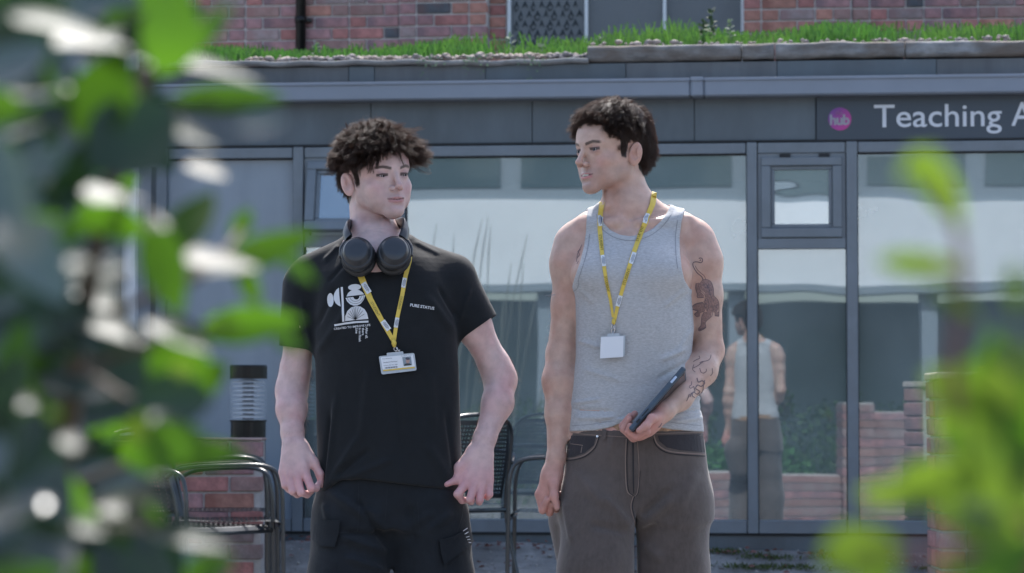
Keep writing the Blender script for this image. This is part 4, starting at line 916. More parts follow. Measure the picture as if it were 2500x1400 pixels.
def hair_mass(hd, rootsel, base=6, amp=7, seed=5, topf=None):
    """the dark body of the hair under the loose strands"""
    bm = bmesh.new(); bmesh.ops.create_icosphere(bm, subdivisions=6, radius=1.0); c0 = np.array([0, -14, 36.0]); Rr = np.array([75, 95, 80.0])
    d = np.array([v.co[:] for v in bm.verts]); p = c0+Rr*d; hl = rootsel(p[:, 0], p[:, 1], p[:, 2]); k = sstep(-1, 22, hl)
    th = base+amp*fbm(d*4.0, seed, 3)+(topf(p[:, 0], p[:, 1], p[:, 2]) if topf is not None else 0); th = np.where(hl > -4, np.maximum(th, 2)*k, -8)
    P = c0+(Rr+th[:, None])*d; V = hd.O+(P@hd.R.T)/1000.0
    fs = [tuple(v.index for v in f.verts) for f in bm.faces if hl[[v.index for v in f.verts]].max() > -5]; bm.free()
    return V, np.array(fs)
def join_vf(parts):
    V = []; Fx = []; o = 0
    for v, f in parts:
        v = np.asarray(v); f = [tuple(int(i)+o for i in q) for q in f]; V.append(v); Fx += f; o += len(v)
    return np.concatenate(V), Fx
def mesh_big(name, parts, mt, parent=None, smooth=True):
    """join quad and triangle arrays cheaply"""
    V = np.concatenate([np.asarray(v, np.float32) for v, f in parts]); o = 0; li = []; ls = []; pos = 0
    for v, f in parts:
        f = np.asarray(f); li.append((f+o).ravel()); ls.append(pos+np.arange(len(f))*f.shape[1]); pos += f.size; o += len(v)
    m = bpy.data.meshes.new(name); m.vertices.add(len(V)); m.vertices.foreach_set('co', V.ravel()); li = np.concatenate(li).astype(np.int32); ls = np.concatenate(ls).astype(np.int32)
    m.loops.add(len(li)); m.loops.foreach_set('vertex_index', li); m.polygons.add(len(ls)); m.polygons.foreach_set('loop_start', ls); m.update(calc_edges=True)
    if smooth: m.polygons.foreach_set('use_smooth', np.ones(len(ls), bool))
    m.materials.append(mt); return link(bpy.data.objects.new(name, m), parent)
def hair_mat(name, c1, c2):
    m = bpy.data.materials.new(name); m.use_nodes = True; t = m.node_tree; b = t.nodes['Principled BSDF']; N = t.nodes.new; L = t.links.new
    n = N('ShaderNodeTexNoise'); n.inputs['Scale'].default_value = 160; tc = N('ShaderNodeTexCoord'); L(tc.outputs['Object'], n.inputs['Vector'])
    mx = N('ShaderNodeMix'); mx.data_type = 'RGBA'; L(n.outputs[0], mx.inputs[0]); mx.inputs[6].default_value = (*c1, 1); mx.inputs[7].default_value = (*c2, 1); L(mx.outputs[2], b.inputs['Base Color'])
    b.inputs['Roughness'].default_value = .5; b.inputs['Specular IOR Level'].default_value = .4
    tr = N('ShaderNodeBsdfTranslucent'); tr.inputs[0].default_value = (c2[0]*3.4, c2[1]*3.0, c2[2]*2.8, 1); ms = N('ShaderNodeMixShader'); ms.inputs[0].default_value = .4
    L(b.outputs[0], ms.inputs[1]); L(tr.outputs[0], ms.inputs[2]); L(ms.outputs[0], t.nodes['Material Output'].inputs[0])
    return m
def arm_hair(v, f, sel, n, mt, parent, seed=1, down=(0, 0, -1)):
    rg = np.random.default_rng(seed); idx = np.where(sel(v))[0]
    if len(idx) == 0: return
    nr = vnormals(v, f); i = rg.choice(idx, n); p = v[i]; d = nr[i]; t = np.linspace(0, 1, 4)[None, :, None]; ln = rg.uniform(.005, .011, (n, 1, 1))
    g = np.array(down)+rg.normal(size=(n, 3))*.35
    S_ = p[:, None]+d[:, None]*ln*t*.75+g[:, None]*ln*t*t*.8
    V, Fc = strands_mesh(S_, .00011, .00004); mesh_big('arm_hair', [(V, Fc)], mt, parent)

M_eyewhite = mat('eye_white', (.28, .25, .26), .4, spec=.3); M_iris = mat('iris', (.050, .032, .024), .6, spec=.1); M_black = mat('pupil_black', (.005, .005, .005), .3, spec=.3)
M_teeth = mat('teeth', (.48, .44, .38), .4)
M_skin1 = skin_mat('skin_pale', (.98, .78, .80)); M_skin2 = skin_mat('skin_warm', (.96, .80, .76))
M_hair1 = hair_mat('hair_dark_brown', (.028, .0215, .019), (.115, .087, .073)); M_hair2 = hair_mat('hair_brown', (.028, .021, .018), (.115, .085, .070))
M_armhair = hair_mat('fine_hair', (.08, .05, .035), (.20, .14, .10))
def cloth_mat(name, col, scale=900, bump=.0005, rough=.85, noise=.12, nscale=30, heather=0.0, stretch=(1, 1, 1), sheen=.2, wash=None):
    m = bpy.data.materials.new(name); m.use_nodes = True; t = m.node_tree; b = t.nodes['Principled BSDF']; N = t.nodes.new; L = t.links.new
    tc = N('ShaderNodeTexCoord'); mp = N('ShaderNodeMapping'); mp.inputs['Scale'].default_value = stretch; L(tc.outputs['Object'], mp.inputs[0])
    n = N('ShaderNodeTexNoise'); n.inputs['Scale'].default_value = nscale; n.inputs['Detail'].default_value = 8; n.inputs['Roughness'].default_value = .7; L(mp.outputs[0], n.inputs['Vector'])
    r = N('ShaderNodeMapRange'); r.inputs[1].default_value = .3; r.inputs[2].default_value = .7; r.inputs[3].default_value = 1-noise; r.inputs[4].default_value = 1+noise; L(n.outputs[0], r.inputs[0])
    mx = N('ShaderNodeMix'); mx.data_type = 'RGBA'; mx.blend_type = 'MULTIPLY'; mx.inputs[0].default_value = 1; mx.inputs[6].default_value = (*col, 1); L(r.outputs[0], mx.inputs[7]); cur = mx.outputs[2]
    if wash is not None:
        n2 = N('ShaderNodeTexNoise'); n2.inputs['Scale'].default_value = 4.5; n2.inputs['Detail'].default_value = 9; n2.inputs['Roughness'].default_value = .75; L(tc.outputs['Object'], n2.inputs['Vector'])
        r2 = N('ShaderNodeMapRange'); r2.inputs[1].default_value = .35; r2.inputs[2].default_value = .72; L(n2.outputs[0], r2.inputs[0])
        m2 = N('ShaderNodeMix'); m2.data_type = 'RGBA'; L(r2.outputs[0], m2.inputs[0]); L(cur, m2.inputs[6]); m2.inputs[7].default_value = (*wash, 1); cur = m2.outputs[2]
    L(cur, b.inputs['Base Color']); b.inputs['Roughness'].default_value = rough; b.inputs['Sheen Weight'].default_value = sheen; b.inputs['Specular IOR Level'].default_value = .25
    n3 = N('ShaderNodeTexNoise'); n3.inputs['Scale'].default_value = scale; n3.inputs['Detail'].default_value = 2; L(mp.outputs[0], n3.inputs['Vector'])
    n4 = N('ShaderNodeTexNoise'); n4.inputs['Scale'].default_value = 22; n4.inputs['Detail'].default_value = 3; L(tc.outputs['Object'], n4.inputs['Vector'])
    bu = N('ShaderNodeBump'); bu.inputs['Distance'].default_value = bump; L(n3.outputs[0], bu.inputs['Height'])
    b2 = N('ShaderNodeBump'); b2.inputs['Distance'].default_value = .004; b2.inputs['Strength'].default_value = .6; L(n4.outputs[0], b2.inputs['Height']); L(bu.outputs[0], b2.inputs['Normal']); L(b2.outputs[0], b.inputs['Normal'])
    return m
M_tee = cloth_mat('black_cotton', (.0088, .0112, .014), noise=.15, sheen=.1); M_tank = cloth_mat('grey_heather_jersey', (.43, .44, .455), noise=.22, nscale=120, stretch=(1, 1, 3.2))
M_rib = cloth_mat('grey_heather_rib', (.42, .43, .45), noise=.14, nscale=160)
M_cargo = cloth_mat('black_twill', (.0095, .0125, .0165), noise=.3, nscale=18, sheen=.08); M_jeans = cloth_mat('faded_brown_denim', (.072, .058, .052), scale=1400, noise=.26, nscale=110, stretch=(1, 1, .35), wash=(.118, .095, .086), sheen=.3)
M_jdark = cloth_mat('dark_denim', (.035, .032, .036)); M_stitch = cloth_mat('pale_seam', (.22, .165, .14)); M_seam = cloth_mat('dark_seam', (.028, .027, .031))
M_print = mat('white_print', (.62, .64, .67), .7); M_strap = mat('yellow_lanyard', (.66, .49, .085), .6, noise=.12, nscale=40); M_strapw = mat('white_patch', (.66, .70, .74), .6)
M_ink = mat('print_ink', (.05, .06, .11), .7); M_inkg = mat('print_ink_olive', (.13, .11, .03), .7); M_metal = mat('polished_metal', (.55, .55, .57), .22, 1.0)
M_card = mat('white_card', (.70, .74, .79), .35); M_clear = mat('clear_plastic', (.45, .50, .55), .12); M_hp = mat('matt_black_plastic', (.020, .023, .028), .42); M_hp2 = mat('soft_black_leatherette', (.012, .013, .015), .55)
M_gold = mat('gold', (.8, .55, .25), .2, 1.0)
def dist_poly(px, py, P):
    """signed pixel distance to a closed polygon, negative inside (vectorised)"""
    P = np.array(P, float); n = len(P); d = np.full(px.shape, 1e9); ins = np.zeros(px.shape, bool)
    for i in range(n):
        a, b = P[i], P[(i+1) % n]; e = b-a; t = np.clip(((px-a[0])*e[0]+(py-a[1])*e[1])/(e@e+1e-9), 0, 1)
        d = np.minimum(d, (px-a[0]-t*e[0])**2+(py-a[1]-t*e[1])**2)
        c = ((a[1] > py) != (b[1] > py)) & (px < (b[0]-a[0])*(py-a[1])/((b[1]-a[1]) if abs(b[1]-a[1]) > 1e-9 else 1e-9)+a[0]); ins ^= c
    return np.where(ins, -1, 1)*np.sqrt(d)
def proj(v):
    x = v[:, 0]; y = v[:, 1]; z = v[:, 2]-CAMZ; f = y*CT+z*ST; u = z*CT-y*ST
    return 1250+FPX*x/f, 700-FPX*u/f
def fold(v, nr, a, b, w_, h, front=True, dn=None):
    """raise (h>0) or press in a soft fold running between pixels a and b"""
    px, py = dn; a = np.array(a, float); b = np.array(b, float); e = b-a; t = ((px-a[0])*e[0]+(py-a[1])*e[1])/(e@e); tc = np.clip(t, 0, 1)
    d = np.hypot(px-a[0]-tc*e[0], py-a[1]-tc*e[1]); amp = h*np.exp(-(d/w_)**2)*np.clip(np.minimum(tc, 1-tc)*5+.15, 0, 1)
    if front: amp = amp*sstep(.15, -.1, nr[:, 1])
    return v+nr*(amp/1000)[:, None]
# ---------------------------------------------------------------- person on the left: black tee
def torso_rows(rows):
    out = []
    for py, xl, xr, bf, bb, n in rows:
        a = Q(xl, py); b = Q(xr, py); out.append((a[2], (a[0]+b[0])/2, PD+.01, (b[0]-a[0])/2, bf/1000, bb/1000, n))
    return out
H_V = .0022*1.0
def person_tee():
    t = thing('person', 'young man in a black printed T-shirt and black cargo trousers, head turned to his companion', 'person', (float(Q(920, 1200)[0]), PD, 0))
    Tm = Matrix.Translation(t.location).inverted()
    def up(o):
        if o.parent is t: o.matrix_parent_inverse = Tm
        return o
    hd = Head(Q(921, 434, 12), headframe(34, -1, 5.5), jaw=45, nose=-1, open=3.2, lid=1.9, lidz=-3.2)
    F = Field(Q(655, 1232, 0)-np.array([.004, .16, .004]), Q(1275, 300, 0)+np.array([0, .165, 0]), H_V)
    hd.build(F)
    # neck and the chest that carries it
    F.cone(Q(900, 480, 44), Q(916, 600, 38), .0495, .0570, .014)
    F.cone(Q(880, 510, 14), Q(922, 606, -14), .012, .010, .018); F.cone(Q(942, 552, -8), Q(944, 566, -12), .009, .009, .016)
    F.cone(Q(916, 625, 36), Q(790, 675, 36), .045, .035, .03); F.cone(Q(916, 625, 36), Q(1050, 670, 36), .045, .035, .03)
    F.cone(Q(920, 640, 10), Q(940, 1000, 10), .09, .08, .05)
    # right arm (picture left)
    F.cone(Q(760, 690, 30), Q(735, 800, 32), .045, .040, .03); F.cone(Q(735, 800, 32), Q(721, 905, 42), .040, .0345, .03)
    F.cone(Q(721, 905, 42), Q(712, 958, 40), .0345, .0365, .02); F.cone(Q(712, 950, 40), Q(712, 1000, 8), .0365, .035, .02)
    F.cone(Q(712, 1000, 8), Q(714, 1058, -22), .035, .0255, .02, (0, 1, 0), .85); F.cone(Q(714, 1058, -22), Q(719, 1090, -34), .0262, .026, .015, (0, 1, 0), .72)
    M1 = [((690, 1152, -52), 11), ((706, 1160, -60), 11.5), ((725, 1163, -64), 12), ((746, 1156, -62), 12)]
    for (p, r), wx in zip(M1, (707, 713, 722, 730)): F.cone(Q(wx, 1088, -34), Q(*p), .016, r/1000*.93, .012)
    F.cone(Q(722, 1105, -38), Q(722, 1150, -52), .030, .030, .012, (0, 1, 0), .42)
    finger(F, [Q(690, 1154, -52), Q(696, 1186, -66), Q(706, 1196, -44), Q(712, 1186, -34)], [10, 8.6, 8, 7])
    finger(F, [Q(706, 1162, -60), Q(714, 1200, -76), Q(726, 1208, -52), Q(730, 1194, -42)], [10.5, 9, 8.4, 7.5])
    finger(F, [Q(725, 1164, -64), Q(735, 1203, -82), Q(750, 1208, -60), Q(762, 1198, -50)], [11, 9.5, 8.6, 7.5])
    finger(F, [Q(746, 1158, -62), Q(760, 1192, -84), Q(772, 1192, -68), Q(777, 1183, -56)], [11, 9.8, 8.8, 7.2])
    finger(F, [Q(738, 1092, -34), Q(766, 1130, -44), Q(781, 1158, -50), Q(785, 1184, -46)], [17, 12, 9.3, 7.2], .008)
    # left arm (picture right)
    F.cone(Q(1095, 690, 30), Q(1152, 790, 34), .045, .041, .03); F.cone(Q(1150, 785, 34), Q(1208, 893, 48), .0415, .0355, .03)
    F.cone(Q(1208, 893, 48), Q(1222, 930, 44), .0365, .0375, .02); F.cone(Q(1222, 925, 44), Q(1215, 985, 8), .0375, .036, .02)
    F.cone(Q(1215, 985, 8), Q(1183, 1072, -30), .036, .0255, .02, (0, 1, 0), .85); F.cone(Q(1183, 1072, -30), Q(1173, 1102, -38), .0262, .0265, .015, (0, 1, 0), .72)
    M2 = [((1134, 1186, -66), 12), ((1157, 1186, -68), 12), ((1178, 1182, -64), 11.5), ((1195, 1173, -54), 11)]
    for (p, r), wx in zip(M2, (1160, 1168, 1176, 1185)): F.cone(Q(wx, 1100, -38), Q(*p), .016, r/1000*.93, .012)
    F.cone(Q(1172, 1115, -42), Q(1166, 1168, -56), .031, .033, .012, (0, 1, 0), .42)
    finger(F, [Q(1134, 1186, -66), Q(1117, 1207, -84), Q(1128, 1222, -66), Q(1140, 1222, -50)], [11, 9.8, 8.6, 7.4])
    finger(F, [Q(1157, 1188, -68), Q(1147, 1220, -86), Q(1150, 1225, -62), Q(1152, 1210, -50)], [11, 9.5, 8.4, 7.4])
    finger(F, [Q(1178, 1184, -64), Q(1171, 1222, -80), Q(1170, 1226, -56), Q(1168, 1212, -44)], [10.5, 9.2, 8.2, 7.2])
    finger(F, [Q(1195, 1176, -54), Q(1195, 1208, -68), Q(1190, 1214, -46), Q(1184, 1204, -38)], [10, 8.4, 7.8, 6.8])
    finger(F, [Q(1155, 1105, -40), Q(1122, 1142, -54), Q(1116, 1172, -62), Q(1090, 1183, -70)], [17, 12.5, 9.8, 7], .008)
    v, f = F.extract(); v = vsmooth(v, f, 1, .35)
    o = mobj('body', v, f, M_skin1, t, True); up(o)
    base = (.60, .445, .425); c = hd.paint(v, base, (.44, .20, .205), (.03, .022, .02), (.44, .31, .29), std_hairline)
    px, py = proj(v); k = sstep(1110, 1175, py)[:, None]; c = c*(1-k)+c*np.array([.96, .80, .83])*k
    k = (sstep(860, 1000, py)*.5)[:, None]; c = c*(1-k)+c*np.array([.98, .90, .93])*k
    setcol(o, c); arm_hair(v, f, lambda v: (v[:, 2] > Q(900, 1085)[2]) & (v[:, 2] < Q(900, 870)[2]) & (np.abs(v[:, 0]-Q(945, 900)[0]) > .185), 2600, M_armhair, o)
    eye_parts(hd, o, .22, -.24)
    # teeth
    mb = MB()
    for i in range(-4, 5):
        a = i*.19; p = hd.p(22*math.sin(a)*.95, 53+24*math.cos(a)*.98, -60.4); Mx = Matrix.Translation(Vector(p)) @ Matrix(hd.R.tolist()).to_4x4() @ Matrix.Rotation(-a, 4, 'Z')
        mb.box(-.0023, .0023, -.002, .002, -.0038, .003, Mx, .0006)
    mb.build('teeth', M_teeth, o)
    # moles
    # T-shirt
    G = Field(Q(668, 1215)-np.array([.004, .17, .004]), Q(1225, 545)+np.array([0, .19, 0]), .0030)
    G.loft(torso_rows([(600, 880, 985, 50, 62, 2.0), (630, 818, 1058, 66, 82, 2.2), (665, 776, 1096, 88, 96, 2.4), (700, 768, 1110, 102, 104, 2.4), (760, 766, 1114, 112, 108, 2.4), (830, 766, 1116, 112, 104, 2.4), (900, 769, 1121, 108, 100, 2.4),
        (1000, 771, 1124, 106, 100, 2.4), (1100, 773, 1127, 108, 104, 2.4), (1160, 775, 1128, 112, 108, 2.4), (1212, 776, 1128, 114, 110, 2.4)]), .03)
    G.cone(Q(890, 612, 42), Q(765, 668, 34), .049, .050, .045); G.cone(Q(945, 608, 42), Q(1100, 668, 34), .051, .050, .045); G.cone(Q(918, 585, 40), Q(918, 640, 20), .068, .075, .03)
    a, b = Q(748, 700, 32), Q(722, 860, 34); dd = (b-a)/np.linalg.norm(b-a)
    cutn = Q(690, 846, 34)-Q(676, 846, 34); e1 = Q(772, 858, 32)-Q(676, 845, 32); n1 = np.array([e1[2], 0, -e1[0]]); n1 = n1/np.linalg.norm(n1); n1 = n1*np.sign(n1@dd)
    G.cone(a, Q(727, 900, 34), .059, .049, .028, cut=(n1, Q(724, 851, 32)))
    G.cone(Q(737, 790, 32), Q(720, 960, 34), .036, .046, .001, op='sub', cut=None) if False else None
    a2, b2 = Q(1106, 690, 32), Q(1200, 860, 38); e2 = Q(1212, 770, 32)-Q(1130, 828, 32); n2 = np.array([-e2[2], 0, e2[0]]); dd2 = (b2-a2)/np.linalg.norm(b2-a2); n2 = n2/np.linalg.norm(n2); n2 = n2*np.sign(n2@dd2)
    G.cone(a2, b2, .060, .052, .028, cut=(n2, Q(1171, 799, 34)))
    # sleeve openings, hollow
    G.cone(Q(729, 835, 32), Q(718, 900, 34), .0425, .047, .002, op='sub'); G.cone(Q(1163, 783, 34), Q(1200, 850, 38), .0445, .048, .002, op='sub')
    G.cone(Q(916, 540, 28), Q(918, 592, 6), .0605, .0605, .003, op='sub')          # neck opening
    # hem, curved as he pulls it
    def hem(X, Y, Z):
        px = 1250+FPX*X/Y+0*Z; h = np.interp(px, [760, 790, 812, 840, 870, 960, 1050, 1140], [1212, 1204, 1180, 1168, 1166, 1176, 1187, 1198]); z = CAMZ+(1007-h)/1000.0
        return np.where(Y < PD+.02, z, z-.01)-Z
    G.apply(lambda X, Y, Z: hem(X, Y, Z), (-9, -9, -9), (9, 9, 9), .004, 'and')
    v, f = G.extract(); nr = vnormals(v, f); dn = proj(v)
    v = v+nr*((fbm(v*np.array([9, 9, 3.2]), 4, 3)*3.2)/1000)[:, None]
    for a, b, w_, h in [((800, 1190), (880, 1060), 11, 5), ((812, 1168), (905, 1095), 9, -5), ((796, 1190), (822, 960), 9, 4), ((790, 1180), (806, 1000), 6, -5), ((1100, 1180), (1040, 1080), 14, 4), ((1112, 1170), (1090, 1000), 8, -4),
                        ((838, 1172), (960, 1120), 10, 4), ((770, 870), (860, 740), 12, 4), ((772, 800), (820, 700), 8, -4), ((1112, 815), (1040, 720), 12, 4), ((1118, 780), (1070, 700), 7, -4), ((760, 850), (735, 730), 6, 4), ((745, 850), (722, 760), 5, -4),
                        ((1120, 790), (1150, 700), 7, 3), ((1010, 590), (1075, 622), 7, 2.5), ((830, 600), (790, 640), 7, 4), ((845, 640), (800, 690), 6, -3), ((900, 900), (880, 1080), 12, 4), ((960, 940), (980, 1130), 14, -4), ((1050, 900), (1060, 1050), 12, 3)]:
        v = fold(v, nr, a, b, w_*.85, h*1.5, True, dn)
    v = vsmooth(v, f, 1, .4)
    sh = up(mobj('t_shirt', v, f, M_tee, t, True)); sf = Surf(v, f)
    # printed artwork
    def pr(items, name, mt, off=.0012):
        for V, Fx in items: mobj(name, V, Fx, mt, sh)
    items = []
    items.append(poly_on(sf, ellp(866, 702, 16, 7.6, 4, 18)))
    items.append(poly_on(sf, ellp(807, 733, 8, 17, 2, 18)))
    items.append(poly_on(sf, [(828, 703), (822, 708), (817, 716), (815, 725), (816, 733), (820, 741), (826, 746), (832, 749), (830, 735), (828.5, 720)]))
    items.append(strip_on(sf, [(834.7, 701.5), (837, 740), (838.2, 785.7)], 5.2))
    items.append(poly_on(sf, [(846, 724.6), (850, 716), (857, 710), (867, 707.7), (877, 709), (884, 713.5), (889.3, 719.3)]))
    items.append(poly_on(sf, [(844, 728.2), (848, 737), (855, 744), (864, 747), (873, 746.5), (881, 742), (888, 733), (892, 721.4), (878, 723.2), (877, 728), (873.5, 731.5), (869, 732), (865, 730), (862.5, 725.8)], .0012))
    items.append(poly_on(sf, [(842.5, 784.5), (843, 772), (848, 760), (857, 751.5), (868, 748), (880, 749), (890, 755.5), (896, 765), (899.3, 779), (870, 781.5)]))
    items.append(strip_on(sf, [(816.6, 795), (840, 790.5), (870, 786.8), (899.6, 785.6)], 4.6))
    items.append(text_on(sf, 'CREATED TO IMPROVE LIFE', 815.5, 805.8, 7.1, 6.2, .018, 1.02)); items.append(text_on(sf, 'After all,', 892.5, 799.6, 8.2, -90, .02, .96))
    items.append(text_on(sf, 'there', 884, 801, 8.2, -90, .02)); items.append(text_on(sf, 'is no Finish', 876.2, 801, 8.2, -90, .02, .92)); items.append(text_on(sf, 'Line', 868.3, 801, 8.2, -90, .02))
    items.append(text_on(sf, 'PURE STATUS', 1000.5, 748.3, 9.8, -8.2, .028, 1.0))
    pr(items, 'white_print', M_print)
    items = [strip_on(sf, [(868, 781), (868+q[0], 781+q[1])], .9, .0019) for q in [(-20, -8), (-18, -16), (-14, -22), (-9, -27), (-4, -30), (1, -31), (7, -30), (13, -27), (18, -22), (22, -14)]]
    for rr in (13, 19): items.append(strip_on(sf, ellp(868.5, 725, rr*1.05, rr*.9, 8, 12, 182, 358), .8, .0019))
    pr(items, 'dark_print', M_tee)
    px0 = None
    # cargo trousers
    K = Field(Q(745, 2070)-np.array([.02, .20, .02]), Q(1165, 1130)+np.array([.02, .22, 0]), .0052)
    K.loft(torso_rows([(1135, 782, 1116, 96, 96, 2.3), (1180, 776, 1124, 102, 104, 2.3), (1240, 770, 1132, 106, 112, 2.3), (1290, 768, 1140, 100, 112, 2.3)]), .03)
    K.cone(Q(862, 1262, 0), Q(855, 1420, -12), .098, .102, .03, (0, 1, 0), 1.08); K.cone(Q(855, 1420, -12), Q(846, 1600, -20), .102, .086, .03); K.cone(Q(846, 1600, -20), Q(846, 1960, 30), .086, .080, .03)
    K.cone(Q(1045, 1262, 10), Q(1056, 1420, 14), .098, .099, .03, (0, 1, 0), 1.08); K.cone(Q(1056, 1420, 14), Q(1060, 1600, 10), .099, .086, .03); K.cone(Q(1060, 1600, 10), Q(1062, 1960, 60), .086, .080, .03)
    K.cone(Q(950, 1270, 5), Q(956, 1350, 5), .06, .045, .03); K.ell(Q(790, 1340, 30), (.030, .07, .075), .012); K.ell(Q(1118, 1330, 40), (.034, .07, .080), .012)
    K.ell(Q(957, 1520, 20), (.007, .25, .135), .012, op='sub')
    v, f = K.extract(); nr = vnormals(v, f); dn = proj(v); v = v+nr*((fbm(v*np.array([8, 8, 5]), 9, 3)*6)/1000)[:, None]
    for a, b, w_, h in [((800, 1200), (940, 1290), 12, 7), ((865, 1215), (945, 1330), 9, -8), ((830, 1310), (950, 1350), 10, 7), ((835, 1300), (935, 1310), 8, -7), ((840, 1360), (940, 1395), 9, 6), ((1000, 1230), (1010, 1330), 12, -5), ((1060, 1250), (980, 1300), 12, 4), ((880, 1240), (930, 1260), 7, 5), ((1040, 1300), (1110, 1250), 10, 4), ((790, 1230), (800, 1270), 8, 4)]:
        v = fold(v, nr, a, b, w_*.85, h*1.7, True, dn)
    v = vsmooth(v, f, 2, .4); tr = up(mobj('cargo_trousers', v, f, M_cargo, t, True)); st = Surf(v, f)
    for nm, pts, sd in (('pocket_flap', [(772, 1281), (796, 1271), (831, 1272), (828, 1305), (818, 1336), (786, 1334), (766, 1318)], 1), ('pocket_flap', [(1072, 1319), (1100, 1312), (1128, 1296), (1148, 1300), (1152, 1330), (1120, 1352), (1084, 1380), (1076, 1350)], -1)):
        V, Fx = poly_on(st, pts, .004, 10); n_ = len(V); inner = [st.hit(*(p + ()), 0.0008)[0] for p in pts]
        bmk = bmesh.new(); vv = [bmk.verts.new(x) for x in V]; [bmk.faces.new([vv[i] for i in q]) for q in Fx]
        r = bmesh.ops.extrude_face_region(bmk, geom=bmk.faces[:]); ev = [g for g in r['geom'] if isinstance(g, bmesh.types.BMVert)]
        for q in ev: q.co.y -= .005
        bmk.verts.index_update(); V = [x.co.copy() for x in bmk.verts]; Fx = [tuple(x.index for x in q.verts) for q in bmk.faces]; bmk.free()
        fo = up(mobj(nm, V, Fx, M_cargo, tr))
    it = [strip_on(st, p, 1.3, .0014) for p in ([(875, 1180), (876, 1250), (873, 1298)], [(826, 1302), (872, 1298)], [(946, 1190), (943, 1240), (940, 1270)], [(1020, 1225), (1024, 1300)], [(1135, 1190), (1128, 1260), (1115, 1300)])]
    M_bs = cloth_mat('black_stitch', (.018, .021, .026)); [mobj('stitching', V, Fx, M_bs, tr) for V, Fx in it]
    it = [text_on(st, s_, 1137, 1300+8*i, 8, -62, .02, 1, 1, .006) for i, s_ in enumerate(('Supply', 'dept', 'no 7'))] if False else [strip_on(st, [(1125+3*i, 1297+7*i), (1135+2*i, 1290+9*i)], 1.6, .008) for i in range(5)]
    V, Fx = join_vf(it); up(mobj('pocket_print', V, Fx, M_print, tr))
    # shoes, on the ground
    for x, d in ((846, 0), (1062, 30)):
        c = Q(x, 1990, d); c[2] = 0
        Z = Field(c-np.array([.07, .22, .0]), c+np.array([.07, .15, .14]), .005)
        Z.ell(c+np.array([0, -.10, .045]), (.050, .10, .045), .02); Z.ell(c+np.array([0, .03, .06]), (.042, .09, .06), .03); Z.cone(c+np.array([0, .03, .06]), c+np.array([0, .04, .12]), .045, .04, .02)
        Z.apply(lambda X, Y, Z_: .004-Z_+0*X+0*Y, (-9, -9, -9), (9, 9, 9), .003, 'and'); v, f = Z.extract(); up(mobj('shoe', v, f, M_hp, t, True))
    # hair: short sides, long curly top swept forward
    def lenf(x, y, z): return 16 if (z < 40 and y < 30) else (62 if y > 15 else 46)
    def flow(x, y, z):
        if z < 40 and y < 20: return np.array([0, -.35, -.9])
        d = np.array([x*.012, .55+.004*y, .05]); d += np.array([-.5 if x < 25 else .5, 0, 0])*(.6 if y > 10 else .2)
        return d
    def lift(x, y, z): return (3 if z < 40 else 22*sstep(50, 100, z)+3) if y < 60 else 15
    h1 = grow_hair(hd, std_hairline, lenf, flow, lift, 2200, 20, .20, 4.4, seed=11, conv=.45, frizz=1.2, jit=.18, nup=.55)
    # back of the head fringe down the nape, side wisps standing off
    h2 = grow_hair(hd, lambda x, y, z: np.minimum(std_hairline(x, y, z), z-70), lambda x, y, z: 36, lambda x, y, z: np.array([x*.02+.001, y*.006, .5]), lambda x, y, z: 24, 90, 5, 1.1, 7, (.0003, .0001), 12, conv=.4, frizz=5)
    h3 = grow_hair(hd, lambda x, y, z: np.minimum(std_hairline(x, y, z), np.minimum(y-22, 48-np.abs(x+4))), lambda x, y, z: 52 if x < 4 else 26, lambda x, y, z: np.array([(-.35 if x < 0 else .45), .30, -.42]), lambda x, y, z: 14, 240, 24, .22, 3.6, seed=19, conv=.7, frizz=1.3)
    hs_ = grow_hair(hd, lambda x, y, z: np.minimum(std_hairline(x, y, z), np.minimum(np.abs(x)-30, z-38)), lambda x, y, z: 24, lambda x, y, z: np.array([np.sign(x)*.6, .25, -.5]), lambda x, y, z: 11, 320, 22, .42, 4.4, (.00034, .00012), 29, conv=.6, frizz=2.0)
    hn = grow_hair(hd, lambda x, y, z: np.minimum(std_hairline(x, y, z), np.minimum(-y-40, 30-z)), lambda x, y, z: 34, lambda x, y, z: np.array([x*.004, -.1, -.95]), lambda x, y, z: 7, 220, 22, .25, 4, seed=31)
    hm = hair_mass(hd, std_hairline, 3, 1.5, 5, lambda x, y, z: 7*sstep(40, 100, z))
    up(mesh_big('hair', [h1, h2, h3, hs_, hn, hm], M_hair1, t))
    aF = v_ = None
    return t, up, sf, hd, o, F
